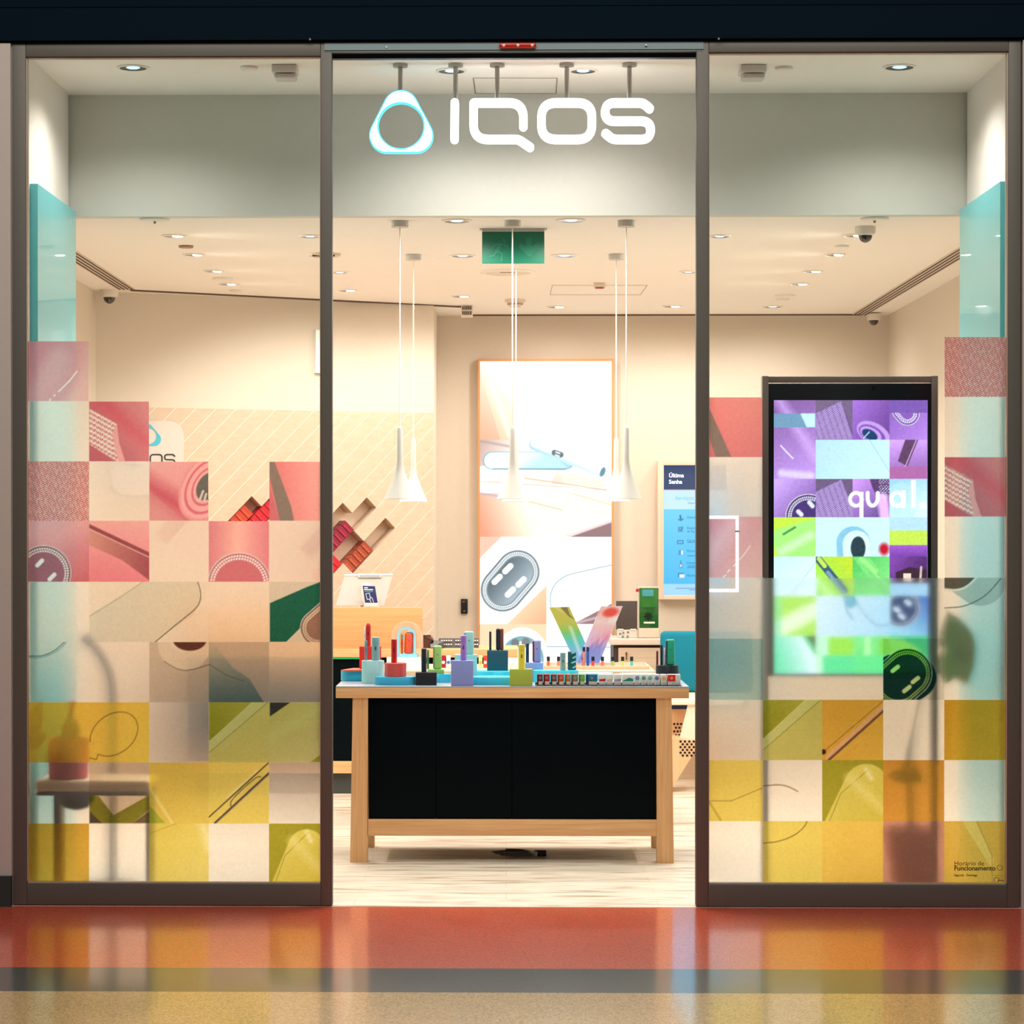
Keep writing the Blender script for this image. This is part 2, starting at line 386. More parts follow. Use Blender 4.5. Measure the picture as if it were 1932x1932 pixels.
# ================================================================== THE SETTING
def st(name, mat, *boxes, bev=0):
    b = B()
    for q in boxes: b.box(*q, bev=bev)
    return O(name, b, mat, kind='structure', smooth=bool(bev))
ZC = 3.10; ZU = 3.68; XL = -2.58; XR = 2.67; WLx = -2.056; WRx = 2.154
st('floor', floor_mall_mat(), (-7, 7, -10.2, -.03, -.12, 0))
st('floor_shop', floor_shop_mat(), (-2.9, 2.95, -.03, 7.1, -.12, .001))
st('ceiling', CEIL, (XL-.1, XR+.1, 1.37, 7.0, ZC, ZC+.12))
st('ceiling_entrance', CEIL, (XL, XR, .02, 1.4, ZU, ZU+.12))
st('wall_bulkhead', M((212, 212, 202), .8, name='grey_green_paint'), (XL, XR, 1.30, 1.37, ZC, ZU+.02))
st('wall_entrance_left', WHITE, (XL-.1, -2.0905, -.02, 1.28, 0, ZU))
st('wall_entrance_right', WHITE, (2.188, XR+.1, -.02, 1.28, 0, ZU))
st('wall_left', BEIGE, (XL-.12, XL, 1.28, 7.0, 0, ZC))
st('wall_right', BEIGE, (XR, XR+.12, 1.28, 7.0, 0, ZC))
st('wall_back', BEIGE, (-.60, XR, 6.8, 6.95, 0, ZC))
# slanted wall with its cladding of diagonal planks
W0 = np.array([XL, 5.0]); W1 = np.array([-.483, 5.95]); WD = W1-W0; WLn = float(np.hypot(*WD)); WD = WD/WLn; WN = np.array([-WD[1], WD[0]])
def onwall(px, py):
    d = ray(px, py); A = np.array([[d[0], -WD[0]], [d[1], -WD[1]]]); t, s_ = np.linalg.solve(A, W0-C0[:2]); return s_, CH+d[2]*t
def ww(s_, z, d=0): return (W0[0]+WD[0]*s_+WN[0]*d, W0[1]+WD[1]*s_+WN[1]*d, z)
ZCL = onwall(600, 775)[1]
b = B(); b.poly([ww(0, ZCL), ww(WLn, ZCL), ww(WLn, ZC), ww(0, ZC)], [ww(0, ZCL, .2), ww(WLn, ZCL, .2), ww(WLn, ZC, .2), ww(0, ZC, .2)])
b.poly([ww(0, 0, .16), ww(WLn, 0, .16), ww(WLn, ZCL, .16), ww(0, ZCL, .16)], [ww(0, 0, .3), ww(WLn, 0, .3), ww(WLn, ZCL, .3), ww(0, ZCL, .3)])
b.box(-.56, -.483, 5.95, 6.85, 0, ZC)
O('wall_slanted', b, BEIGE, kind='structure', smooth=False)
R2 = math.sqrt(.5)
def uv(px, py): s_, z = onwall(px, py); return (s_+z)*R2, (s_-z)*R2
def clip_poly(p, x0, x1, y0, y1):
    for ax, lim, sg in ((0, x0, 1), (0, x1, -1), (1, y0, 1), (1, y1, -1)):
        out = []
        for i in range(len(p)):
            a, c = p[i-1], p[i]; ia = (a[ax]-lim)*sg >= 0; ic = (c[ax]-lim)*sg >= 0
            if ia != ic:
                t = (lim-a[ax])/(c[ax]-a[ax]); out.append((a[0]+(c[0]-a[0])*t, a[1]+(c[1]-a[1])*t))
            if ic: out.append(c)
        p = out
        if not p: break
    return p
# one reference strip: the open niche whose top corner stands at (727.7, 977)
v0 = uv(727.7, 977)[1]; v1 = uv(744.5, 997)[1]; PW = abs(v1-v0)
NI = {}                                                   # strip number -> (u of upper end, u where the packs start, u of lower end)
def strip(v): return int(math.floor((v-v0)/PW+.5))
uC = uv(727.7, 977)[0]; uP = uv(690, 1021)[0]; uE = uv(650, 1065)[0]
NI[0] = [(uC, uP, uE)]
k1 = strip(uv(690.8, 937)[1]); NI[k1] = [(uv(690.8, 937)[0], uv(652.6, 981)[0], uv(652.6, 981)[0]-(uP-uE))]
uq = uv(686, 1021)[0]; NI[(0+k1)//2 if k1 < -1 else -1] = [(uv(669.5, 1003)[0], uv(631, 1047)[0], uv(631, 1047)[0]-(uP-uE))]
k2 = k1-1; NI[k2] = [(uv(645, 946.6)[0], uv(606, 990)[0], uv(606, 990)[0]-(uP-uE))]
ka = strip(uv(470.5, 931)[1]); NI[ka] = [(uv(470.5, 931)[0], uv(458, 947)[0], uv(458, 947)[0]-.24)]
kb = ka
kc = strip(uv(502, 937)[1]); NI.setdefault(kc, []).append((uv(502, 937)[0]+.01, uv(502, 937)[0], uv(502, 937)[0]-.22))
kd = strip(uv(385, 932)[1]); NI.setdefault(kd, []).append((uv(385, 932)[0], uv(345, 975)[0], uv(345, 975)[0]-.2))
b = B(); k = -40; GAP = .0028; jb = B(); prev = None
for k in range(-45, 30):
    va = v0+k*PW+GAP/2; vb = va+PW-GAP; segs = [(-9, 9)]
    for (a, _, e) in sorted(NI.get(k, []), key=lambda q: q[0]):
        segs = [g for lo, hi in segs for g in ((lo, min(hi, e)), (max(lo, a), hi)) if g[1]-g[0] > .001]
    if prev:
        for lo, hi in segs:
            for l2, h2 in prev:
                q = clip_poly([((u+v)*R2, (u-v)*R2) for u, v in ((max(lo, l2), va-GAP), (min(hi, h2), va-GAP), (min(hi, h2), va), (max(lo, l2), va))], 0, WLn, 0, ZCL) if min(hi, h2) > max(lo, l2)+.001 else []
                if len(q) > 2: jb.poly([ww(x, z, .0008) for x, z in q], [ww(x, z, .02) for x, z in q])
    prev = segs
    for lo, hi in segs:
        quad = [((u+v)*R2, (u-v)*R2) for u, v in ((lo, va), (hi, va), (hi, vb), (lo, vb))]
        q = clip_poly(quad, 0, WLn, 0, ZCL)
        if len(q) > 2: b.poly([ww(x, z, 0) for x, z in q], [ww(x, z, .12) for x, z in q])
O('trim_joints', jb, M((252, 248, 240), .5), kind='structure', smooth=False)
CLADM = wood((208, 182, 156), (218, 194, 170), 0, 3, .5, 'cladding')
O('trim_cladding', b, CLADM, kind='structure', smooth=False)
b = B(); b.poly([ww(0, 0, .121), ww(WLn, 0, .121), ww(WLn, ZCL, .121), ww(0, ZCL, .121)], [ww(0, 0, .16), ww(WLn, 0, .16), ww(WLn, ZCL, .16), ww(0, ZCL, .16)])
O('wall_niche_backing', b, M((246, 222, 194), .55), kind='structure', smooth=False)
# ceiling slots
DK = M((88, 66, 52), .6)
st('trim_1', DK, (PX(882, 6.7), XR-.2, 6.70, 6.76, ZC-.006, ZC+.001))
b = B(); e0 = FL(245, 546, ZC); e1 = FL(880, 578, ZC)
b.poly([(e0[0], e0[1], ZC-.006), (e1[0], e1[1], ZC-.006), (e1[0], e1[1]+.06, ZC-.006), (e0[0], e0[1]+.06, ZC-.006)], [(e0[0], e0[1], ZC+.001), (e1[0], e1[1], ZC+.001), (e1[0], e1[1]+.06, ZC+.001), (e0[0], e0[1]+.06, ZC+.001)])
O('trim_2', b, DK, kind='structure', smooth=False)
# teal side panels
for nm, x0, x1, lab in (('teal_side_panel', -2.09, WLx, 'tall teal panel standing against the left side wall behind the shop glass'), ('teal_side_panel', WRx, 2.188, 'tall teal panel standing against the right side wall beside the digital display')):
    tag(O(nm, B().box(x0, x1, .32, 1.28, .001, 3.12), M((92, 206, 216), .3, coat=.5, name='teal_panel')), lab, 'wall panel', 'teal side panels at the shop entrance')
# mall side
SIDE = M((196, 186, 178), .6, name='mall_side_cladding')
xs = PX(24.5, 0); st('wall_mall_left', SIDE, (xs-3, xs, -.04, .06, .13, PZ(81, 0)))
xs2 = PX(1925, 0); st('wall_mall_right', SIDE, (xs2, xs2+3, -.04, .06, .0, PZ(77, 0)))
st('baseboard_left', M((46, 56, 54), .5), (xs-3, xs, -.06, .06, 0, .13))
NAVY = M((3, 20, 32), .9, spec=.1, name='navy_fascia')
zf = PZ(80, -.02)
st('wall_fascia', NAVY, (-7, 7, -.055, .0, zf+.008, zf+.145), (-7, 7, -.045, .0, zf+.15, zf+.8), (-7, 7, -.04, .0, zf, zf+.008))
# sliding track over the opening
tr = TS('trim_track')
x0, x1 = PX(627, 0), PX(1312, 0); z0 = PZ(112, .05)
O('track_cover', B().box(x0-.03, x1+.03, -.032, .05, PZ(100, .0), PZ(82, 0)).box(x0-.03, x1+.03, -.038, -.03, PZ(97, 0), PZ(94, 0)), M((128, 144, 146), .4, .4), tr, smooth=False)
O('track_channel', B().box(x0-.03, x1+.03, .01, .05, PZ(112, .04), PZ(99, 0)), M((5, 14, 38), .4), tr, smooth=False)
for q, (sx, sy) in enumerate(((729, 90), (1219, 86))):
    xx, zz = P(sx, sy, -.035); O('screw', B().box(xx-.004, xx+.004, -.039, -.03, zz-.004, zz+.004, .001), M((190, 190, 185), .3, .8), tr)
for sx, sy in ((585, 74), (1356, 73)):
    xx, zz = P(sx, sy, -.055); O('trim_bolt', B().lathe([(.005, 0), (.005, .006), (.002, .01)], (xx, -.058, zz-.005), 10), M((190, 190, 185), .3, .8), kind='structure')
sen = T('door_sensor', (PX(977, 0), -.02, PZ(94, 0)), 'small red motion sensor on the track above the open doorway', 'sensor')
xa, xb = PX(942, 0), PX(1011, 0)
O('housing', B().box(xa, xb, -.055, -.0, PZ(95, 0), PZ(85, 0), .006), M((190, 30, 10), .25, coat=.5), sen)
for q in (-.06, 0, .06):
    xm = (xa+xb)/2+q; O('lens', B().lathe([(.007, 0), (.006, .003), (.001, .005)], tuple(ORG[sen.name]), 14), M((235, 215, 205), .2), sen).matrix_local = Matrix.Translation((q, -.034, .009)) @ Matrix.Rotation(PI/2, 4, 'X')

# ------------------------------------------------------------------ glazed door leaves with printed film
ROWL = [644, 757, 870, 983, 1097, 1211, 1325, 1438, 1553, 1665]; COLL = [52, 168.5, 281.5, 394.5, 508, 606]
ROWR = [636, 748.5, 862, 975, 1090, 1205, 1320, 1434.5, 1549, 1667]; COLR = [1336, 1438.5, 1551.5, 1666.5, 1781.5, 1899]
PINK = (214, 122, 124); DPINK = (190, 70, 86); YEL = (232, 210, 106); ORG_Y = (226, 176, 70); OLV = (150, 146, 40); FR = (254, 251, 248)
def cw(A): 
    x0, y0, x1, y1 = A.cb; return x0, y0, x1-x0, y1-y0
def a_phone(A):
    x0, y0, w, h = cw(A); A.grad(A.all(), (190, 100, 124), (232, 190, 190), x0, y0, x0+w, y0+h*.5, pa=1)
    A.f(A.ell(x0+w*.2, y0+h*.45, w*.62, h*.75, 20, 9), (208, 150, 168), .55); A.grad(A.cap(x0+w*.2, y0+h*.9, x0+w*.5, y0+h*.3, w*.18, 14), (226, 190, 200), (214, 160, 170), x0, y0, x0+w, y0+h, .6)
    A.f(A.line([(x0+w*.5, y0+h*.84), (x0+w*.68, y0+h*.66), (x0+w*.8, y0+h*.5)], 2.4), (250, 250, 250)).f(A.cap(x0+w*.43, y0+h*.91, x0+w*.445, y0+h*.895, 1.3), (250, 250, 250)).f(A.cap(x0+w*.36, y0+h*.985, x0+w*.37, y0+h*.965, 1.4), (250, 250, 250))
def a_braid(A):
    x0, y0, w, h = cw(A); A.grad(A.all(), (186, 80, 96), (222, 130, 134), x0, y0+h*.6, x0+w, y0, pa=1)
    A.grad(A.cap(x0+w*.2, y0, x0+w*1.05, y0+h*.75, w*.12, 16), (206, 66, 84), (226, 90, 106), x0, y0, x0+w, y0+h, .8)
    m = A.poly([(x0, y0+h*.12), (x0+w*.46, y0+h*.38), (x0+w*.38, y0+h*.56), (x0+w*.5, y0+h), (x0+w*.46, y0+h), (x0, y0+h*.72)])
    A.f(m, (214, 150, 150)); t = (A.X*.55-A.Y)/9.5; A.f(m*(np.sin(t*2*PI+np.sin(A.X*.9)*.9) > .0), (248, 236, 228), .85).f(m*(np.sin(t*2*PI+2) > .75)*(np.sin(A.X*1.6) > 0), (170, 60, 80), .8)
    A.f(A.poly([(x0+w*.38, y0+h*.56), (x0+w*.46, y0+h*.37), (x0+w*.5, y0+h*.7), (x0+w*.6, y0+h), (x0+w*.48, y0+h)]), (240, 160, 160))
def a_twill(A, c=(206, 100, 100)):
    x0, y0, w, h = cw(A); A.f(A.all(), c, pa=.8); t = (A.X*.75+A.Y*1.4); s_ = (A.X*1.5-A.Y*.9)
    A.f((np.sin(t*2*PI/5.4) > .15)*(np.sin(s_*2*PI/8) > -.6), (240, 226, 220), .85).f((np.sin(t*2*PI/5.4) < -.75), (120, 60, 74), .5)
def a_roll(A):
    x0, y0, w, h = cw(A); A.grad(A.all(), (236, 160, 158), (226, 130, 134), x0, y0, x0+w, y0+h, pa=1)
    A.f(A.cap(x0-w*.1, y0+h*.35, x0+w*.65, y0+h*.85, w*.12, 26), (190, 50, 72), .95).f(A.poly([(x0, y0+h*.5), (x0+w*.6, y0+h), (x0, y0+h)]), (206, 128, 130), .55)
    for rx, c in ((.5, (226, 140, 144)), (.46, (240, 160, 164)), (.40, (210, 90, 108)), (.36, (240, 160, 164)), (.28, (208, 90, 104)), (.25, (238, 160, 160)), (.2, (84, 80, 74))):
        A.f(A.ell(x0+w*.98, y0+h*.42, w*rx*.85, h*rx*1.28, 32), c)
    A.f(A.cap(x0+w*.84, y0+h*.66, x0+w*.9, y0+h*.5, 2), (220, 200, 190)).f(A.cap(x0+w*.92, y0+h*.66, x0+w*.95, y0+h*.55, 2), (220, 200, 190))
def a_stripe(A):
    x0, y0, w, h = cw(A); A.grad(A.all(), (214, 100, 104), (238, 156, 150), x0, y0, x0+w, y0, pa=1)
    A.f(A.poly([(x0, y0), (x0+w*.1, y0), (x0+w*.42, y0+h*.75), (x0+w*.48, y0+h), (x0+w*.2, y0+h), (x0+w*.02, y0+h*.3), (x0, y0+h*.4)]), (112, 96, 84), .95)
    A.f(A.poly([(x0, y0+h*.4), (x0+w*.2, y0+h), (x0, y0+h)]), (196, 90, 100))
def a_ledc(A):
    x0, y0, w, h = cw(A); A.grad(A.all(), (220, 160, 170), (196, 84, 96), x0+w*.4, y0, x0+w*.9, y0+h, pa=1).f(A.cap(x0+w*.4, y0+h*.3, x0+w*.9, y0, w*.1, 30), (236, 160, 160), .7)
    A.led(x0+w*.26, y0+h*.86, x0+w*.22, y0+h*.95, w*.42, body=(140, 78, 96), dot=4.2)
    for p in ((.2, .7), (.4, .93)): A.f(A.cap(x0+w*p[0]-5, y0+h*p[1]+4, x0+w*p[0]+4, y0+h*p[1]-5, 4), (228, 232, 236))
def a_band(A):
    x0, y0, w, h = cw(A); A.grad(A.all(), (238, 160, 158), (228, 110, 124), x0+w*.5, y0, x0+w*.4, y0+h, pa=1)
    A.grad(A.poly([(x0, y0+h*.05), (x0+w, y0+h*.52), (x0+w, y0+h*.98), (x0+w*.55, y0+h*.65), (x0, y0+h*.4)]), (206, 130, 116), (150, 56, 66), x0, y0+h*.4, x0+w, y0+h*.6)
    A.f(A.poly([(x0, y0+h*.05), (x0+w, y0+h*.52), (x0+w, y0+h*.6), (x0, y0+h*.12)]), (136, 48, 56)).f(A.line([(x0, y0+h*.13), (x0+w, y0+h*.6)], 1.6), (240, 180, 170))
def a_arc(A):
    x0, y0, w, h = cw(A); A.grad(A.all(), (210, 110, 122), (240, 170, 158), x0, y0, x0+w*.45, y0, pa=1).grad(A.rect(x0+w*.5, y0, x0+w, y0+h), (240, 170, 158), (214, 110, 124), x0+w*.5, y0, x0+w, y0)
    A.led(x0+w*.5, y0+h*1.05, x0+w*.5, y0+h*1.2, w*.5, body=(196, 90, 100), dot=4.6, rim=(130, 60, 70))
def a_frost(A, c=FR): A.f(A.all(), c, pa=0)
def a_sheet(A, c=(232, 222, 208), pa=.5): A.f(A.all(), c, pa=pa)
def a_yel(A, c0=YEL, c1=(236, 214, 110)):
    x0, y0, w, h = cw(A); A.grad(A.all(), c0, c1, x0, y0, x0+w, y0+h, pa=.75); return x0, y0, w, h
def a_diag(A):
    x0, y0, w, h = cw(A); A.f(A.all(), (204, 194, 110), pa=.85); A.grad(A.poly([(x0, y0), (x0+w*.9, y0), (x0, y0+h*.72)]), (150, 148, 40), (176, 172, 70), x0, y0+h*.5, x0+w*.7, y0)
    A.f(A.poly([(x0+w*.72, y0), (x0+w*.95, y0), (x0, y0+h*.84), (x0, y0+h*.66)]), (206, 204, 130)).f(A.line([(x0+w, y0-2), (x0, y0+h*.84)], 1), (130, 134, 60)).f(A.line([(x0+w*.74, y0-2), (x0, y0+h*.66)], 1), (226, 222, 150))
def a_clip(A):
    x0, y0, w, h = a_yel(A); A.f(A.line([(x0, y0+h*.9), (x0+w, y0)], 2.2), (70, 56, 56)).f(A.line([(x0+w*.1, y0+h), (x0+w, y0+h*.18)], 4.5), (84, 66, 60)).f(A.line([(x0+w*.12, y0+h), (x0+w, y0+h*.2)], 1.2), (190, 180, 170))
    A.f(A.line([(x0+w*.36, y0+h*.72), (x0+w*.36, y0+h*.62), (x0+w*.78, y0+h*.24), (x0+w*.86, y0+h*.24)], 1.6), (90, 76, 66)).f(A.line([(x0+w*.3, y0+h*.58), (x0+w*.8, y0+h*.13)], 2), (240, 228, 180))
def a_dev(A):
    x0, y0, w, h = cw(A); A.f(A.all(), (170, 162, 50), pa=.8); m = np.maximum(A.cap(x0+w*.72, y0+h*.42, x0+w*.2, y0+h*1.5, w*.36), A.cap(x0+w*.72, y0+h*.42, x0+w*1.1, y0+h*1.3, w*.36))
    A.grad(m, (232, 220, 120), (214, 196, 80), x0, y0, x0+w, y0+h).f(A.line([(x0+w*.12, y0+h), (x0+w*.3, y0+h*.55), (x0+w*.75, y0+h*.16)], 1.2), (150, 140, 60)).f(A.cap(x0+w*.72, y0+h*.15, x0+w*.8, y0+h*.3, 4, 5), (250, 246, 200), .7)
    A.grad(A.cap(x0+w*.45, y0+h*.3, x0+w, y0+h*.8, w*.08, 10), (244, 234, 160), (236, 222, 130), x0, y0, x0+w, y0+h, .7)
door_rows = []
def leaf(name, xa, xb, ya, yb, gx0, gx1, gy0, gy1, rows, cols, paint, cleared):
    r = TS(name, (PX((xa+xb)/2, 0), 0, 0))
    X0, X1 = PX(xa, 0, 900), PX(xb, 0, 900); Z1 = PZ((ya), 0, (xa+xb)/2); g0, g1 = PX(gx0, 0, 900), PX(gx1, 0, 900); h0, h1 = PZ(gy1, 0, (gx0+gx1)/2), PZ(gy0, 0, (gx0+gx1)/2)
    b = B(); b.box(X0, g0, -.03, .03, .004, Z1, .003).box(g1, X1, -.03, .03, .004, Z1, .003).box(g0, g1, -.03, .03, h1, Z1, .003).box(g0, g1, -.03, .03, .004, h0, .003)
    O('frame', b, FRAME, r)
    b = B(); t = .004; b.box(g0, g0+t, -.02, .02, h0, h1).box(g1-t, g1, -.02, .02, h0, h1).box(g0, g1, -.02, .02, h0, h0+t).box(g0, g1, -.02, .02, h1-t, h1)
    O('glazing_bead', b, M((196, 178, 160), .4, .2), r, smooth=False)
    O('glass_pane', B().box(g0+.001, g1-.001, -.004, .004, h0+.001, h1-.001), GLASS, r, smooth=False)
    A = Art(cols[0], rows[0], cols[-1], rows[-1], 1.6); A.C[..., 3] = 0
    for i in range(len(rows)-1):
        for j in range(len(cols)-1):
            A.cell(cols[j], rows[i], cols[j+1], rows[i+1])
            if (i, j) in cleared: A.keep &= A.clip < .5; continue
            if (i, j) in paint: paint[(i, j)](A)
            else: a_frost(A)
            A.noise(A.all(), 3)
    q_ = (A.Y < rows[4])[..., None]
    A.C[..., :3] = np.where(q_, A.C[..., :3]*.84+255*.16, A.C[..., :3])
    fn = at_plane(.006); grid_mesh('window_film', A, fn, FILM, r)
    return r
def pL(f, *a, **k): return lambda A: f(A, *a, **k)
def l_curve(A):                                            # big pale rounded shape over three squares
    x0, y0, w, h = cw(A); A.f(A.all(), (244, 236, 224), pa=.3); A.grad(A.poly([(169, 1160), (270, 1097), (372, 1097), (378, 1130), (365, 1160), (290, 1211), (169, 1211)]), (224, 226, 214), (232, 224, 206), 200, 1100, 340, 1211)
    A.f(A.line([(372, 1096), (378, 1112), (379, 1130), (372, 1147), (340, 1172), (292, 1212)], 1.5), (84, 74, 60)).f(A.line([(169, 1163), (230, 1125), (270, 1097)], .9), (170, 164, 150))
def l_wedge(A):
    A.f(A.all(), (216, 208, 192), pa=.6).f(A.poly([(509, 1138), (580, 1107), (607, 1097), (607, 1145), (540, 1211), (509, 1211)]), (36, 96, 76), pa=.9)
    A.led(640, 1150, 600, 1185, 31, body=(150, 120, 110), rim=(90, 80, 76), c=(236, 226, 200))
def l_ringcorner(A):
    a_frost(A); A.f(A.line([(52, 1240), (75, 1242), (100, 1233), (118, 1220), (125, 1211)], 3.2), (196, 214, 216)).f(A.line([(52, 1237), (75, 1239), (100, 1230), (122, 1211)], 1), (70, 80, 80))
def l_rollend(A):
    A.f(A.all(), (212, 198, 182), pa=.3); A.f(A.cap(348, 1205, 348, 1215, 50), (228, 212, 192), pa=.5).f(A.ell(352, 1206, 34, 24), (236, 218, 204)).f(A.ell(358, 1206, 32, 22), (96, 56, 44), pa=.9).f(A.line([(310, 1248), (335, 1264), (360, 1265), (394, 1254)], 1.2), (100, 90, 80))
def l_grey(A):
    A.f(A.all(), (206, 196, 184), pa=.25); A.grad(A.poly([(394, 1211), (410, 1222), (440, 1260), (470, 1280), (498, 1325), (394, 1325)]), (196, 196, 184), (96, 132, 136), 430, 1215, 440, 1325, .8).f(A.line([(394, 1253), (425, 1273), (460, 1285)], 1), (90, 110, 110))
def l_loop(A):
    a_yel(A, (228, 184, 76), (230, 202, 88)); t = np.linspace(-3.3, 2.2, 40); A.f(A.line([(215+45*math.cos(q)-4*math.sin(q), 1385+41*math.sin(q)*1.0-8*math.cos(q)) for q in t]+[(182, 1433), (169, 1430)], 1.5), (120, 92, 50))
def l_olivev(A):
    A.f(A.all(), (218, 200, 180), pa=.2).f(A.poly([(169, 1500), (186, 1502), (214, 1538), (282, 1500), (282, 1528), (250, 1553), (190, 1553), (169, 1530)]), (140, 136, 50), pa=.8).f(A.poly([(169, 1530), (192, 1553), (169, 1553)]), (90, 76, 60), pa=.8).f(A.poly([(250, 1553), (282, 1530), (282, 1553)]), (120, 100, 70), pa=.8)
def l_y2(A): a_yel(A, (214, 186, 84), (232, 206, 104)); A.f(A.line([(283, 1488), (325, 1553)], 5, 3), (240, 228, 150), .8).f(A.poly([(282, 1520), (312, 1553), (282, 1553)]), (170, 176, 60))
def l_y3(A): a_yel(A, (226, 206, 96), (238, 220, 130)); A.f(A.line([(283, 1572), (335, 1553)], 1), (180, 160, 80)).f(A.cap(382, 1553, 396, 1600, 8, 10), (248, 240, 190), .7)
def l_dark(A):
    A.grad(A.all(), (196, 188, 100), (216, 206, 140), 509, 1325, 606, 1438, pa=.8).f(A.poly([(509, 1325), (548, 1325), (509, 1352)]), (58, 54, 50), pa=1).f(A.poly([(585, 1438), (607, 1422), (607, 1438)]), (160, 160, 60)).f(A.cap(509, 1390, 600, 1340, 10, 14), (214, 212, 130), .6)
paintL = {(0, 0): a_phone, (1, 1): a_braid, (2, 0): a_twill, (2, 2): a_roll, (2, 4): a_stripe, (3, 0): a_ledc, (3, 1): a_band, (3, 3): a_arc, (4, 1): l_curve, (4, 2): l_curve, (4, 4): l_wedge,
          (5, 0): l_ringcorner, (5, 2): l_rollend, (5, 3): l_grey, (6, 0): pL(a_yel, (226, 178, 64), (236, 194, 84)), (6, 1): l_loop, (6, 3): a_diag, (6, 4): l_dark, (7, 1): l_olivev, (7, 2): l_y2, (7, 3): a_clip,
          (8, 0): pL(a_yel, (228, 176, 64), (238, 192, 84)), (8, 2): l_y3, (8, 4): a_dev}
clearL = {(0, j) for j in range(1, 5)} | {(1, j) for j in range(2, 5)} | {(2, 3)}
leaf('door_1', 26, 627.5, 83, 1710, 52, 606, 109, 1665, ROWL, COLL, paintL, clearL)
def r_reflection(A):  # frosted square with reflected sign letters and scribble painted in
    a_frost(A); L = (250, 248, 244)
    A.f(A.line([(1398, 862), (1398, 878)], 1.6), L, .8).f(A.line([(1398, 878), (1407, 878)], 1.6), L, .8).f(A.line([(1398, 868), (1406, 868)], 1.4), L, .7).f(A.line([(1413, 862), (1413, 878)], 1.6), L, .8).f(A.line([(1413, 868), (1421, 868)], 1.4), L, .7)
    for q in ([(1404, 965), (1410, 945), (1420, 930)], [(1412, 960), (1422, 948), (1414, 940)], [(1416, 966), (1421, 950)], [(1398, 966), (1399, 958)]): A.f(A.line(q, 1.5), L, .6)
def r_phone(A):
    x0, y0, w, h = cw(A); A.grad(A.all(), (202, 130, 146), (226, 180, 180), x0, y0, x0+w, y0+h, pa=.9).f(A.cap(x0-5, y0+h*.7, x0+w*.5, y0+h*.1, w*.15, 20), (222, 186, 198), .7)
    A.f(A.line([(1391, 1060), (1405, 1045), (1415, 1030)], 2.2), (244, 224, 214))
    for q in ((1386, 1066), (1375, 1077), (1367, 1087)): A.f(A.cap(q[0]-2, q[1]+2, q[0]+2, q[1]-2, 1.4), (240, 240, 240))
def r_line(A): a_yel(A); A.f(A.line([(1337, 1511), (1380, 1511), (1440, 1486)], 1.8), (180, 150, 70)).f(A.line([(1337, 1511), (1360, 1548)], 5), (200, 180, 80))
def r_line2(A): a_frost(A); A.f(A.line([(1438, 1483), (1470, 1480), (1488, 1484), (1505, 1493)], 1.8), (130, 100, 60), pa=.5)
def r_loop2(A): a_yel(A); A.f(A.line([(1439, 1591), (1470, 1588), (1500, 1576), (1518, 1560), (1523, 1549)], 1.8), (130, 110, 50))
def r_bar(A):
    x0, y0, w, h = cw(A); a_yel(A, (222, 168, 66), (230, 186, 80)); A.f(A.line([(x0+w*.03, y0+h*.85), (x0+w, y0+h*.02)], 1.2), (150, 100, 50)).f(A.line([(x0+w*.08, y0+h*.95), (x0+w, y0+h*.12)], 8), (232, 180, 130)).f(A.line([(x0+w*.1, y0+h), (x0+w*1.02, y0+h*.17)], 4.5), (120, 84, 70)).f(A.ell(x0+2, y0+h*.86, 5, 5), (70, 30, 40))
def r_dev(A): a_dev(A)
def r_led(A):
    a_frost(A, (226, 226, 220)); A.f(A.rect(1667, 1236, 1782, 1320)*A.ell(1705, 1278, 62, 48), (20, 58, 52), pa=1); A.led(1695, 1285, 1712, 1270, 44, body=(22, 56, 52), rim=(20, 50, 46), c=(190, 214, 120))
    for q in ((1689, 1262), (1727, 1283), (1711, 1300)): A.f(A.cap(q[0]-5, q[1]+4, q[0]+5, q[1]-4, 4), (214, 228, 170))
def r_ring(A):
    a_frost(A); A.f(A.cap(1800, 1060, 1850, 1095, 48), (196, 212, 208), pa=.5).f(A.poly([(1782, 1090), (1840, 1090), (1822, 1108), (1800, 1113), (1782, 1110)]), (110, 100, 88), pa=.9).f(A.line([(1782, 1112), (1806, 1114), (1825, 1107), (1842, 1090)], 4), (236, 244, 238)).f(A.line([(1782, 1147), (1820, 1145), (1860, 1125), (1888, 1092)], 1.6), (90, 100, 96))
def r_pinkw(A): A.grad(A.all(), (226, 150, 150), (190, 90, 94), 1700, 749, 1760, 862, pa=.6)
def r_pinkw2(A): a_frost(A); A.f(A.rect(1762, 0, 1790, 3000), (214, 120, 110), pa=.9)
def r_last(A): a_yel(A, (228, 188, 86), (224, 178, 78)); A.f(A.poly([(1815, 1549), (1842, 1549), (1875, 1620), (1872, 1640)]), (240, 210, 120), .8).f(A.line([(1842, 1549), (1872, 1615), (1872, 1667)], 1.2), (180, 140, 60))
def r_stripe(A):
    x0, y0, w, h = cw(A); A.grad(A.all(), (226, 130, 124), (206, 96, 100), x0+w, y0, x0, y0+h, pa=1).f(A.poly([(1336, 765), (1380, 862), (1350, 862), (1336, 820)]), (110, 92, 82), .95)
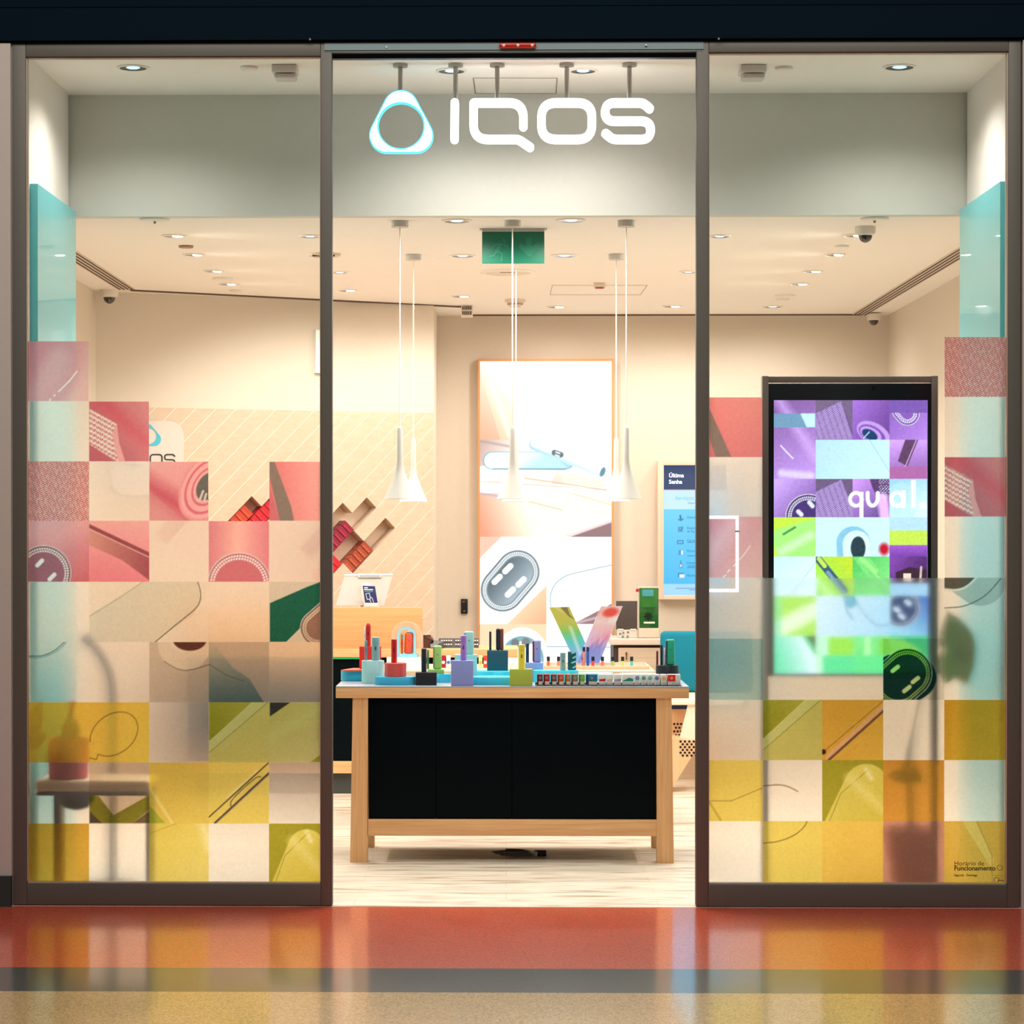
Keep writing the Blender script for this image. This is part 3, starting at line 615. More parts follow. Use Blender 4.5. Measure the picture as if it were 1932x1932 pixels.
paintR = {(0, 4): a_twill, (1, 0): r_stripe, (2, 0): r_reflection, (5, 0): pL(a_frost, (190, 218, 216)), (2, 4): a_braid, (3, 0): r_phone, (4, 4): r_ring, (5, 3): r_led, (6, 1): a_diag, (6, 2): r_bar, (6, 4): pL(a_yel, (216, 164, 52), (222, 180, 60)),
          (7, 0): r_line, (7, 1): r_line2, (7, 2): r_dev, (7, 3): pL(a_yel, (212, 150, 60), (220, 160, 70)), (8, 1): r_loop2, (8, 2): pL(a_yel, (236, 204, 96), (232, 190, 90)), (8, 3): pL(a_sheet, (206, 150, 130), .4), (8, 4): r_last}
clearR = {(0, j) for j in range(4)} | {(i, j) for i in (1, 2, 3) for j in (1, 2, 3)}
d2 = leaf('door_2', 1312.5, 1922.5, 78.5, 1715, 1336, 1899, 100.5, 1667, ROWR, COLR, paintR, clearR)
# vinyl writing on the right leaf
INK = M((84, 62, 30), .6); VIN = M((250, 250, 250), .5); VIN2 = M((236, 238, 238), .6)
yv = -.0055
def ltext(s, px, py, hpx, mat, parent=None, y=yv, name='lettering', bold=0, sx=1):
    x, z = P(px, py, y); return text(name, s, hpx*sc(y)/.72, x, z, y, mat, parent, ext=.0004, bold=bold, sx=sx)
ltext('Horário de', 1800, 1633, 9, INK, d2); ltext('Funcionamento', 1800, 1642, 9, INK, d2, bold=.0007)
ltext('Segunda - Domingo', 1800, 1653, 4, INK, d2, bold=.0003)
nf = T('reflected_outline', (PX(1366, -.006), -.007, PZ(1117, -.006)), 'glowing white outline standing in for a reflected lit sign on the right glass', 'light')  # added glowing shape imitating a lit sign mirrored in the pane
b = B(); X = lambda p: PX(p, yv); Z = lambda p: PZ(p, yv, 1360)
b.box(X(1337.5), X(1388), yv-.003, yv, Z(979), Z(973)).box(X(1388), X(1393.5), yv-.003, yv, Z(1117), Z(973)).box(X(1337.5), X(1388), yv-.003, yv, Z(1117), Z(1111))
O('tube', b, M((250, 248, 250), .4, em=1.1), nf, smooth=False); O('clip', B().box(X(1386.5), X(1395), yv-.004, yv-.003, Z(1004), Z(1001), .0005), M((150, 140, 134), .4), nf)  # glowing bars and clip are invented, there is only a reflection here
b = B(); cx, cz = P(1886, 1637, yv); ring = [(cx+.011*math.cos(a*PI/8), cz+.011*math.sin(a*PI/8)) for a in range(16)]; b.stroke(ring, .002, yv-.001, yv, True)
cx, cz = P(1880, 1660, yv); ring = [(cx+.01*math.cos(a*PI/8-1.1), cz+.01*math.sin(a*PI/8-1.1)) for a in range(14)]; b.stroke(ring, .0025, yv-.001, yv)
x0_, z0_ = P(1872, 1652, yv); b.box(x0_, x0_+.05, yv-.001, yv, z0_, z0_+.001).box(x0_+.024, x0_+.05, yv-.001, yv, z0_-.022, z0_-.019)
O('emblem', b, INK, d2, smooth=False)
# ================================================================== CEILING THINGS
LP = []
def spot(parent, loc, watts, tilt=(0, 0), cone=150, col=(1, .93, .85)):
    l = bpy.data.lights.new('bulb', 'SPOT'); l.energy = watts; l.spot_size = math.radians(cone); l.spot_blend = .7; l.shadow_soft_size = .045; l.color = col
    o = bpy.data.objects.new('bulb', l); COL.objects.link(o); o.parent = parent; o.location = Vector(loc)-ORG[parent.name]; o.rotation_euler = (tilt[0], tilt[1], 0); return o
CHR = M((120, 124, 130), .12, 1.0, name='chrome'); LENS_ON = M((255, 250, 240), .3, em=14, name='lit_lens'); LENS_LOW = M((200, 230, 255), .3, em=.9, name='dim_lens')
RINGM = M((238, 230, 220), .4)
def downlight(px, py, z, label, group, on=True, tilt=(0, 0), watts=LAMP_W, rpx=30, lit=1):
    x, y = FL(px, py, z); r = rpx*sc(y)
    t = T('downlight', (x, y, z), label, 'ceiling light', group)
    O('trim_ring', B().lathe([(r*.8, -.001), (r*.82, -.006), (r*.98, -.004), (r, -.0005)], (x, y, z), 36, close=False), RINGM, t)
    O('reflector', B().lathe([(r*.82, -.005), (r*.6, -.003), (r*.3, -.0015), (.001, -.001)], (x, y, z), 36, close=False), CHR, t)
    dx = .35*r*lit
    O('lens', B().lathe([(.001, -.006), (r*(.42 if on else .3), -.006), (r*.44, -.002)], (x+dx, y, z), 20, close=False, sy=.9), LENS_ON if on else LENS_LOW, t)
    spot(t, (x, y, z-.03), cone=150 if z > 3.3 else 172, tilt=tilt, watts=watts*(1 if z > 3.3 else 1.3 if y < 3.2 else .8), col=(1, .96, .9) if z > 3.3 else (1, .955, .89))
    return t
G = 'downlights recessed in the shop ceiling'
for px, py, r in ((327, 444.5, 23), (365, 480, 20.5), (403, 511, 19.5), (430, 535.5, 19)):
    downlight(px, py, ZC, {327: 'lit downlight of the left ceiling row, nearest the entrance', 365: 'lit downlight of the left ceiling row, second from the entrance', 403: 'lit downlight of the left ceiling row, third from the entrance', 430: 'lit downlight of the left ceiling row, farthest from the entrance'}[px], G, rpx=r, tilt=(0, -.35))
for px, py, r in ((1612, 443.5, 23), (1575, 480, 20.5), (1533, 511.5, 19.5), (1508, 535.5, 19)):
    downlight(px, py, ZC, {1612: 'lit downlight beside the dome camera near the entrance on the right', 1575: 'lit downlight of the right ceiling row, second from the entrance', 1533: 'lit downlight of the right ceiling row, third from the entrance', 1508: 'lit downlight of the right ceiling row, farthest from the entrance'}[px], G, rpx=r, tilt=(0, .35))
for px, py, r, on, lab in ((585, 445, 22, 0, 'unlit looking downlight just left of the left door stile'), (1358, 445, 22, 0, 'unlit looking downlight just right of the right door stile'),
        (862, 416, 29, 0, 'wide downlight by the bulkhead, left of the centre pendant'), (1077, 415, 29, 0, 'wide downlight by the bulkhead, right of the centre pendant'),
        (873, 482, 25, 0, 'dim downlight left of the green exit sign'), (1065, 481.5, 26, 0, 'dim downlight right of the green exit sign'),
        (641, 513, 18, 0, 'dim downlight half behind the left door stile'), (1299, 512.5, 18, 0, 'dim downlight half behind the right door stile'),
        (655, 547.5, 19, 1, 'small lit downlight right beside the left door stile'), (869, 558.5, 19, 1, 'bright lit downlight above the square air grille'),
        (1049, 578.5, 19, 1, 'small lit downlight right of the smoke detector near the back'), (1268, 577.5, 19, 1, 'small lit downlight above the ticket screen'),
        (1458, 578, 20, 0, 'dim downlight at the back ceiling edge near the right air vent')):
    downlight(px, py, ZC, lab, G, bool(on), rpx=r, lit=on)
for px, py, r, lab in ((251, 127, 31, 'large downlight in the entrance ceiling above the left door'), (852, 133, 30, 'large downlight behind the sign poles, left one'), (1100, 133, 28, 'large downlight behind the sign poles, right one'), (1697, 126, 32, 'large downlight in the entrance ceiling above the right door')):
    downlight(px, py, ZU, lab, 'large downlights in the entrance ceiling', False, rpx=r, watts=UP_W, lit=0)
def disc(px, py, z, rpx, label, name='ceiling_disc', cat='ceiling cover', th=.012, mat=RINGM, grp='flat discs on the ceiling'):
    x, y = FL(px, py, z); r = rpx*sc(y); t = T(name, (x, y, z), label, cat, grp)
    O('cover', B().lathe([(r, 0), (r, -th*.5), (r*.9, -th), (.001, -th)], (x, y, z), 36, close=False), mat, t)
    if rpx >= 27: O('centre_pin', B().lathe([(.006, -th), (.006, -th-.01), (.001, -th-.012)], (x, y, z), 10, close=False), M((150, 130, 115), .4), t)
disc(470, 126, ZU, 17, 'small white disc on the entrance ceiling beside the left sensor box'); disc(1479, 127, ZU, 17, 'small white disc on the entrance ceiling beside the right sensor box')
disc(292, 413, ZC, 28, 'flat round plate just behind the bulkhead on the left'); disc(1650, 411.5, ZC, 27, 'flat round plate just behind the bulkhead on the right')
disc(351, 463.5, ZC, 14, 'little brown rimmed disc between the first two left downlights', mat=M((170, 130, 104), .5)); disc(1588, 463, ZC, 14, 'pale disc below the dome camera on the right ceiling')
disc(420, 524.5, ZC, 20, 'flat disc between the third and fourth left downlights'); disc(445, 547, ZC, 12, 'tiny disc behind the left downlight row'); disc(1481, 557, ZC, 19, 'flat disc behind the right downlight row, larger one'); disc(1477, 563.5, ZC, 12, 'tiny disc behind the right downlight row, smaller one')
# round speaker grille behind exit sign
x, y = FL(958, 513, ZC); t = T('ceiling_speaker', (x, y, ZC), 'large round ceiling speaker behind the green exit sign', 'speaker')
O('rim', B().lathe([(.165, 0), (.165, -.006), (.14, -.01), (.135, -.004)], (x, y, ZC), 44, close=False), RINGM, t); O('grille', B().lathe([(.135, -.004), (.001, -.003)], (x, y, ZC), 44, close=False), M((226, 212, 196), .6, var=.1), t); O('bar', B().box(x-.045, x+.045, y-.004, y+.004, ZC-.006, ZC-.002), M((150, 136, 124), .5), t)
# sensor boxes
def sbox(px0, px1, py0, label, flip=1):
    x0, y = FL(px0, py0, ZU); x1, _ = FL(px1, py0, ZU); t = T('sensor_box', ((x0+x1)/2, y, ZU), label, 'sensor box', 'sensor boxes in the entrance ceiling')
    O('housing', B().box(x0, x1, y, y+.12, ZU-.035, ZU, .006), M((228, 222, 214), .5), t)
    O('cover', B().box(x0+.01, x1-.005, y+.01, y+.12, ZU-.06, ZU-.036, .012), M((214, 208, 202), .4), t)
sbox(512, 560, 121, 'pale rectangular sensor box above the left door'); sbox(1397, 1447, 121, 'pale rectangular sensor box above the right door')
# dome cameras
def dome(px, py, y, z, w, label):
    x = PX(px, y); r = w/2*sc(y); t = T('dome_camera', (x, y, z), label, 'security camera', 'dome cameras')
    O('mount', B().lathe([(r, 0), (r, -r*.5), (r*.88, -r*.75), (r*.7, -r*.85)], (x, y, z), 32), M((232, 222, 210), .4), t)
    O('dome', B().lathe([(r*.68*math.cos(a), -r*.8-r*.75*math.sin(a)) for a in np.linspace(0, PI/2-.02, 8)], (x, y, z), 28, close=False), M((40, 28, 26), .08, coat=1), t)
    O('lens', B().lathe([(r*.2, -r*1.0), (r*.2, -r*1.2), (.001, -r*1.22)], (x, y-r*.35, z), 14), M((120, 110, 105), .1), t)
dome(207, 0, FL(207, 547, ZC)[1], ZC, 34, 'dome security camera in the left back ceiling corner'); dome(1632, 0, FL(1632, 428, ZC)[1], ZC, 39, 'large dome security camera near the bulkhead on the right'); dome(1648, 0, 6.6, ZC-.012, 27, 'small dome security camera in the right back corner')
# linear vents
def vent(x, y0, y1, label):
    t = T('linear_air_vent', (x, (y0+y1)/2, ZC), label, 'air vent', 'linear air vents along the ceiling edges')
    O('backing', B().box(x-.055, x+.055, y0, y1, ZC-.004, ZC), M((214, 196, 178), .5), t)
    b = B()
    for k in range(4): b.box(x-.044+k*.026, x-.034+k*.026, y0, y1, ZC-.006, ZC-.0035)
    O('slot', b, M((60, 42, 34), .6), t)
vent(PX(245, FL(245, 545, ZC)[1])-.02, 1.5, FL(245, 545, ZC)[1], 'slotted linear air vent along the left ceiling edge'); vent(PX(1612, 6.75)+.03, 1.5, 6.75, 'slotted linear air vent along the right ceiling edge')
# square grille at the wall corner
x, z = P(881, 586, 6.0); t = T('air_grille', (x, 6.0, z), 'small square white air grille at the back wall corner under the ceiling', 'air vent')
w = .038; O('frame', B().box(x-w, x+w, 6.0, 6.1, z-w, z+w*.9), M((232, 220, 206), .5), t)
b = B()
for i in range(5):
    for j in range(2): b.box(x-w+.008+i*.013, x-w+.015+i*.013, 5.996, 6.001, z-w+.01+j*.034, z-w+.034+j*.034)
O('louvre', b, M((60, 48, 42), .6), t)
# smoke detectors
def smoke(px, py, label, s=1):
    x, y = FL(px, py, ZC); r = .055*s; t = T('smoke_detector', (x, y, ZC), label, 'smoke detector', 'smoke detectors')
    O('base', B().lathe([(r*1.2, 0), (r*1.2, -.02)], (x, y, ZC), 28), M((226, 210, 192), .5), t); O('head', B().lathe([(r, -.02), (r*.9, -.035), (r*.6, -.05), (.001, -.055)], (x, y, ZC), 28, close=False), M((214, 196, 176), .5), t)
    O('slot', B().lathe([(r*.93, -.030), (r*.95, -.034)], (x, y, ZC), 28, close=False), M((110, 60, 40), .5), t)
smoke(972, 565, 'round stepped smoke detector on the ceiling behind the centre pendants')
x, y = FL(1131, 534, ZC); t = T('alarm_beacon', (x, y, ZC), 'little square beacon with a red underside on the rear ceiling', 'alarm beacon')
O('housing', B().box(x-.035, x+.035, y-.02, y+.03, ZC-.03, ZC, .004), M((224, 208, 190), .5), t); O('red_strip', B().box(x-.025, x+.025, y-.021, y+.02, ZC-.034, ZC-.026), M((170, 50, 30), .4), t)
x, y = FL(612, 479, ZC); t = T('sprinkler_unit', (x, y, ZC), 'dark slotted ceiling unit half hidden by the left door stile', 'sprinkler')
O('plate', B().lathe([(.09, 0), (.085, -.012), (.06, -.018)], (x, y, ZC), 28), M((214, 194, 172), .5), t); O('slot', B().box(x-.06, x+.06, y-.062, y-.05, ZC-.02, ZC-.006), M((70, 40, 26), .5), t)
# access hatches
def hatch(c, z, label):
    p = [FL(px, py, z) for px, py in c]; b = B()
    for a, q in zip(p, p[1:]+p[:1]):
        d = Vector((q[0]-a[0], q[1]-a[1])).normalized()*.0 ; nrm = Vector((-(q[1]-a[1]), q[0]-a[0])).normalized()*(.003 if z > 3.3 else .0018)
        pts = [(a[0]-nrm.x, a[1]-nrm.y), (q[0]-nrm.x, q[1]-nrm.y), (q[0]+nrm.x, q[1]+nrm.y), (a[0]+nrm.x, a[1]+nrm.y)]; b.slab(pts, z-.002, z+.001)
    tag(O('access_hatch', b, M((160, 144, 128), .6), smooth=False), label, 'access hatch', 'ceiling access hatches')
hatch([(893, 147), (1051, 147), (1049, 176), (897, 176)], ZU, 'thin outlined access hatch in the entrance ceiling behind the sign'); hatch([(1042, 538), (1221, 538), (1208, 556), (1038, 556)], ZC, 'faint outlined access hatch in the rear ceiling')

# ------------------------------------------------------------------ hanging sign
ys = .515; z_top = ZU
SG = T('shop_sign', (PX(966, ys), ys, PZ(270, ys)), 'glowing white lettering sign with rounded triangle ring hanging from five poles', 'sign')
WE = M((250, 250, 255), .4, em=1.7, name='sign_white'); CYM = M((60, 200, 235), .4, em=1.2, name='sign_cyan'); CF = M((214, 246, 252), .4, em=1.1, name='sign_pale')
def spt(L, y=ys): return [P(a, c, y) for a, c in L]
sw = 15.8*sc(ys)
def letter(nm, pts, rad, closed=False):
    q = rpath(pts, rad, closed); b = B(); b.stroke([P(v.x, v.y, ys) for v in q], sw, ys, ys+.035, closed); return O(nm, b, WE, SG, smooth=False)
letter('letter_i', [(858, 193), (857.4, 262)], 0)
letter('letter_q', [(987.5, 238), (987.5, 193), (893.5, 193), (893.5, 262), (978, 262), (1000, 277)], [0, 26, 2, 26, 6, 0])
letter('letter_o', [(1069, 193), (1117, 193), (1117, 262), (1021.7, 262), (1021.7, 193)], [0, 26, 26, 26, 26], True)
letter('letter_s', [(1226, 204), (1214, 193), (1142, 193), (1142, 227.5), (1228, 227.5), (1228, 262), (1156, 262), (1143, 251)], [0, 8, 17, 17, 17, 17, 8, 0])
def tri(grow=0, n=96):
    cs = [(756.3, 203, 33), (729.5, 255, 32.5), (784.5, 255, 32.5)]; out = []
    for i in range(n):
        a = 2*PI*i/n; d = (math.cos(a), math.sin(a)); c = max(cs, key=lambda c: c[0]*d[0]+c[1]*d[1]+c[2]); out.append((c[0]+d[0]*(c[2]+grow), c[1]+d[1]*(c[2]+grow)))
    return out
def ringo(b, out, inn, y0, y1):
    n = len(out); v = [[b.bm.verts.new((P(*p, ys)[0], y, P(*p, ys)[1])) for p in L] for L, y in ((out, y0), (inn, y0), (out, y1), (inn, y1))]
    for i in range(n):
        j = (i+1) % n
        for a, c in ((0, 1), (1, 3), (3, 2), (2, 0)): b.bm.faces.new((v[a][i], v[a][j], v[c][j], v[c][i]))
def circ(r, n=96, cx=756.5, cy=237): return [(cx+r*math.cos(2*PI*i/n), cy+r*math.sin(2*PI*i/n)) for i in range(n)]
def hull_at_circle(out, cx=756.5, cy=237, r=43.5):      # inner points in the same direction as the outer ones
    L = []
    for x, y in out: a = math.atan2(y-cy, x-cx); L.append((cx+r*math.cos(a), cy+r*math.sin(a)))
    return L
def dense(out, n=4):
    L = []
    for a, c in zip(out, out[1:]+out[:1]):
        k = max(1, int(math.hypot(c[0]-a[0], c[1]-a[1])/3))
        for i in range(k): L.append((a[0]+(c[0]-a[0])*i/k, a[1]+(c[1]-a[1])*i/k))
    return L
ho = dense(tri(-1.2)); b = B(); ringo(b, ho, hull_at_circle(ho, r=44.6), ys, ys+.02); O('triangle_face', b, CF, SG, smooth=False)
ho = dense(tri(.6)); b = B(); ringo(b, ho, hull_at_circle(ho, r=42.6), ys+.004, ys+.04); O('triangle_rim', b, CYM, SG, smooth=False)
for px, pb in ((755.5, 172), (859.5, 190), (938, 190), (1069, 190), (1187, 190)):
    x = PX(px, ys+.02); zb = PZ(pb, ys+.02)
    pl = O('pole', B().lathe([(4.4*sc(ys), zb), (4.4*sc(ys), ZU-.005)], (x, ys+.02, 0), 20), STEEL, SG)
    O('ceiling_plate', B().lathe([(14*sc(ys), ZU-.014), (14*sc(ys), ZU-.001)], (x, ys+.02, 0), 28), STEEL, pl)

# ------------------------------------------------------------------ exit sign
ye = 1.80; t = T('exit_sign', (PX(968, ye), ye, ZC), 'green running man exit sign with a down arrow hanging from the ceiling', 'exit sign')
x0, x1 = PX(909.5, ye), PX(1027, ye); GRN = M((4, 112, 84), .5, name='exit_green'); GR2 = M((34, 130, 100), .5, name='exit_pictogram')
O('mount_plate', B().box(x0-.012, x1+.012, ye-.01, ye+.06, ZC-.004, ZC), M((190, 178, 166), .5), t); O('rail', B().box(x0, x1, ye-.002, ye+.03, PZ(437, ye), ZC-.003), M((206, 200, 190), .5), t)
O('panel', B().box(x0, x1, ye+.005, ye+.02, PZ(496.5, ye), PZ(437, ye), .002), GRN, t); zc = lambda p: PZ(p, ye, 968); xc = lambda p: PX(p, ye)
b = B(); q = [(992, 448), (1003, 448), (1003, 465), (1014, 458), (1018, 466), (998, 485), (978, 466), (983, 458), (992, 465)]; b.prism([(xc(a), zc(c)) for a, c in q], ye+.003, ye+.006); O('down_arrow', b, GR2, t, smooth=False)
b = B(); b.stroke([(xc(a), zc(c)) for a, c in ((950, 452), (952, 455))], .014, ye+.003, ye+.006)
for L, w_ in (([(944, 461), (938, 474)], .018), ([(946, 460), (955, 463), (959, 469)], .007), ([(943, 460), (934, 461), (929, 467)], .007), ([(939, 474), (948, 480), (946, 491)], .009), ([(937, 474), (932, 482), (924, 484)], .009)): b.stroke([(xc(a), zc(c)) for a, c in L], w_, ye+.003-w_*.02, ye+.006)
O('running_man', b, GR2, t, smooth=False)
O('divider', B().box(xc(965.5), xc(967), ye+.003, ye+.006, PZ(496, ye), PZ(438, ye)), M((4, 110, 84), .5), t)

# ------------------------------------------------------------------ pendants
def pendant(px, y, ztop, zbot, w, label):
    x = PX(px, y); t = T('pendant_lamp', (x, y, zbot), label, 'pendant lamp', 'white cone pendant lamps over the tables'); h = ztop-zbot
    O('canopy', B().lathe([(.041, ZC-.03), (.042, ZC-.028), (.042, ZC-.0005)], (x, y, 0), 32), LAMPW, t)
    O('cord', B().tube([(x, y, ZC-.03), (x, y, ztop-.01)], .003, 8), M((236, 226, 214), .5), t)
    r = w/2; pr = [(.011, ztop), (.0135, ztop-.01), (.0145, zbot+h*.55), (.02, zbot+h*.43), (r*.38, zbot+h*.33), (r*.62, zbot+h*.2), (r*.97, zbot+.004), (r, zbot)]
    O('shade', B().lathe(pr+[(r-.003, zbot), (r*.6, zbot+h*.18), (r*.3, zbot+h*.32), (.008, zbot+h*.42)], (x, y, 0), 48, close=False), LAMPW, t)
    O('collar', B().lathe([(.008, ztop), (.0105, ztop+.001), (.004, ztop+.012)], (x, y, 0), 20), LAMPW, t)
yf, yb = 1.50, 2.96
for px, lab in ((754.5, 'front pendant lamp on the left'), (966.8, 'front pendant lamp in the centre'), (1181.5, 'front pendant lamp on the right')):
    pendant(px, yf, PZ(808, yf), PZ(941, yf), 60*sc(yf), 'white cone '+lab+', hanging nearest the entrance')
for px, lab in ((780, 'rear pendant lamp on the left'), (973.5, 'rear pendant lamp in the centre'), (1162.5, 'rear pendant lamp on the right')):
    pendant(px, yb, PZ(829, yb), PZ(946.5, yb), 54*sc(yb), 'white cone '+lab+', hanging behind a nearer one')

# ================================================================== FRONT TABLE
y0t = 1.337; ZT = CH-(1295-VY)*sc(y0t)
def tx(px, y): return PX(px, y, 1300)
t = T('display_table', (0, 1.66, 0), 'large beech display table with black panels in the doorway', 'table')
yd = y0t+.66
O('tabletop', B().box(tx(633.5, y0t), tx(1300, y0t), y0t, yd, ZT-.057, ZT-.008, .002), BEECH, t)
O('top_sheet', B().box(tx(633.5, y0t), tx(1300, y0t), y0t, yd, ZT-.008, ZT, .001), M((170, 176, 186), .25, name='grey_laminate', coat=.3), t)
for xa, xb, x2a, x2b, yy in ((665, 694, 660, 692.5, 0), (1238.5, 1267.5, 1240, 1272, 0), (667, 693, 670, 694, 1), (1240, 1266, 1243, 1268, 1)):
    ya = y0t+.012 if not yy else yd-.085
    pts_t = [(tx(xa, y0t), ZT-.057), (tx(xb, y0t), ZT-.057), (tx(x2b, y0t), .001), (tx(x2a, y0t), .001)]
    O('leg', B().prism(pts_t, ya, ya+.075), BEECHZ, t, smooth=False)
PB = [694.5, 822, 966, 1239]
for a, c in zip(PB, PB[1:]):
    O('panel', B().box(tx(a, y0t)+.001, tx(c, y0t)-.001, y0t+.03, y0t+.045, PZ(1546, y0t), ZT-.06, .0015), BLACK, t)
O('cabinet_body', B().box(tx(697, y0t), tx(1236, y0t), y0t+.046, yd-.02, PZ(1546, y0t)+.002, ZT-.058), BLACK, t, smooth=False)
O('rail', B().box(tx(693.5, y0t), tx(1240, y0t), y0t+.016, y0t+.06, PZ(1578, y0t), PZ(1547, y0t), .002), BEECH, t)
O('rear_rail', B().box(tx(693.5, y0t), tx(1240, y0t), yd-.07, yd-.03, PZ(1578, y0t), PZ(1547, y0t), .002), BEECH, t)
# cable under the table
x, y = FL(985, 1617); b = B(); L = []
for k in range(60):
    a = k*.35; L.append((x+.09*math.cos(a)*(1+.15*math.sin(k))-.01*k/10, y+.05*math.sin(a), .008+.0004*k))
b.tube(L, .004, 6); t = T('power_cable', (x, y, 0), 'coiled dark cable lying on the floor under the display table', 'cable')
O('cord', b, M((92, 88, 84), .3), t); O('plug', B().box(x+.03, x+.075, y-.02, y+.01, .003, .028, .005), M((190, 190, 185), .35), t); O('adapter', B().box(x+.06, x+.12, y+.01, y+.05, .002, .03, .006), M((40, 36, 34), .4), t)

# ---- plinths and devices on the front table
PG = 'coloured plinths on the front display table'; DG = 'pocket devices shown on plinths'
def ztop(py, y): return CH-(py-VY)*sc(y)
def drum(px0, px1, pt, y, col, label, zb=None, sides=48, squash=1, name='display_plinth', bev=.002, group=PG):
    zb = ZT if zb is None else zb; r = (px1-px0)/2*sc(y); x = tx((px0+px1)/2, y); zt = ztop(pt, y-r*squash*.3)
    b = B(); b.lathe([(r-bev, 0), (r, bev), (r, zt-zb-bev), (r-bev, zt-zb)], (x, y, zb), sides, sy=squash)
    tag(O(name, b, M(col, .55)), label, 'plinth', group); return x, zt
def block(px0, px1, pt, y, col, label, zb=None, dep=None, rot=0, bev=.002, group=PG, name='display_plinth'):
    zb = ZT if zb is None else zb; s_ = sc(y); w = (px1-px0)*s_; x = tx((px0+px1)/2, y); dep = dep or w*.8; zt = ztop(pt, y)
    if rot: w *= .8; dep = w
    b = B(); b.box(x-w/2, x+w/2, y, y+dep, zb, zt, bev, rot); tag(O(name, b, M(col, .55)), label, 'plinth', group); return x, zt
def stick(px, wpx, pt, zb, y, col, label, cap=None, rr=0, name='heated_holder', tip=False):
    x = tx(px, y); r = wpx/2*sc(y); zt = ztop(pt, y); t = T(name, (x, y, zb), label, 'device', DG); h = zt-zb
    O('body', B().lathe([(r*.85, 0), (r, .002), (r, h*.72)], (x, y, zb), 28), M(col, .35), t)
    O('cap', B().lathe([(r*.96, h*.722), (r*.99, h*.73), (r*.99, h-(.012 if tip else .002)), (r*(.5 if tip else .85), h)], (x, y, zb), 28), M(cap or col, .35), t)
    O('button', B().box(x-r*.22, x+r*.22, y-r*1.05, y-r*.8, zb+h*.45, zb+h*.6, .0005), M(tuple(int(v*.55) for v in col), .3), t); return t
def pod(px, wpx, pt, zb, y, col, label, side=None, lean=0, sx=0):
    x = tx(px, y); w = wpx*sc(y); zt = ztop(pt, y); h = zt-zb; t = T('pocket_charger', (x, y, zb), label, 'device', DG)
    O('shell', B().box(x-w/2, x+w/2, y-.011, y+.011, zb, zt, min(w, .022)*.38), M(col, .4), t)
    sd = side or tuple(int(v*.8) for v in col)
    O('door', B().box(x-w/2-.0015+sx*w*.0, x-w/2+w*.22, y-.0115, y+.0115, zb+h*.04, zt-h*.04, .004), M(sd, .35), t)
    O('hinge_mark', B().box(x-w*.08, x+w*.08, y-.0125, y-.0105, zb+h*.6, zb+h*.63, .0004), M(tuple(int(v*.6) for v in col), .3), t)
    if lean: t.rotation_euler.y = lean
    return t
RED = (206, 42, 36); AQ = (168, 216, 214); BL = (40, 178, 214)
# back-left blue base with a red top
xx, z1 = drum(643, 720, 1265, 1.80, BL, 'deep cyan round base at the left end of the front table', squash=.7)
xr = tx(676, 1.80); tag(O('plinth_top', B().slab([(xr-.08, 1.71), (xr+.1, 1.70), (xr+.1, 1.86), (xr-.03, 1.88)], z1, z1+.006), M((226, 92, 64), .5), smooth=False), 'orange red sheet lying on the left cyan base', 'plinth', PG); z1 += .006
xx, zr = block(678, 718.5, 1220, 1.80, RED, 'tall red block standing on the left cyan base', zb=z1, dep=.045)
stick(695, 9.5, 1176, zr, 1.82, (198, 40, 34), 'red holder with a rounded tip on the tall red block', tip=True)
stick(688.5, 3.4, 1183, zr, 1.815, (232, 226, 220), 'thin white stick beside the rounded red holder')
xx, za = drum(682.5, 725, 1246.5, 1.56, AQ, 'pale aqua cylinder plinth at the front left', squash=.65)
stick(690.5, 4.8, 1208.5, za, 1.56, (110, 156, 162), 'thin grey blue stick on the pale aqua cylinder'); stick(709, 15, 1202, za, 1.56, (126, 172, 180), 'wide grey blue device on the pale aqua cylinder', cap=(130, 178, 186))
xx, zb_ = drum(707.5, 784, 1277, 1.45, (56, 172, 212), 'low blue disc carrying the red octagon plinth', squash=.55)
xx, zo = drum(725.5, 766.5, 1251, 1.45, (206, 78, 74), 'red eight sided plinth on the low blue disc', zb=zb_, sides=8)
stick(743.5, 10.8, 1206, zo, 1.45, (190, 26, 32), 'bright red cylinder device on the red octagon plinth')
xx, zk = block(784, 823.5, 1269, 1.40, (12, 20, 28), 'small black block plinth at the front of the table', dep=.07)
stick(800, 10, 1223.5, zk, 1.43, (26, 42, 56), 'dark navy cylinder device on the black block')
xx, zc_ = drum(800, 851, 1271.5, 1.66, (60, 190, 226), 'low cyan disc behind the black block', squash=.7)
xx, zg = block(807, 837.5, 1263.5, 1.62, (130, 180, 90), 'thin green block on the disc behind the black block', zb=zc_, dep=.06)
stick(807.5, 4.2, 1226, zg, 1.65, (80, 132, 80), 'thin green stick behind the dark navy device'); pod(825.5, 15.8, 1218, zg, 1.65, (156, 196, 108), 'lime green pocket charger on the thin green block')
xx, zp = block(851, 893, 1246.5, 1.345, (132, 146, 212), 'tall periwinkle block plinth left of the large blue disc', dep=.055)
stick(874.5, 11.4, 1199, zp, 1.372, (158, 116, 208), 'violet cylinder device on the periwinkle block')
xx, zq = block(858, 900, 1235.5, 1.60, (150, 216, 218), 'pale aqua block behind the periwinkle block', dep=.055)
pod(885, 18, 1191, zq, 1.627, (160, 208, 206), 'pale aqua pocket charger on the aqua block')
xx, zj = drum(869.5, 983, 1277, 1.50, (52, 186, 212), 'widest blue disc at the middle front of the table', squash=.6)
xx, zj2 = drum(893, 989, 1265.5, 1.79, (60, 206, 232), 'bright cyan disc under the dark teal block', squash=.7)
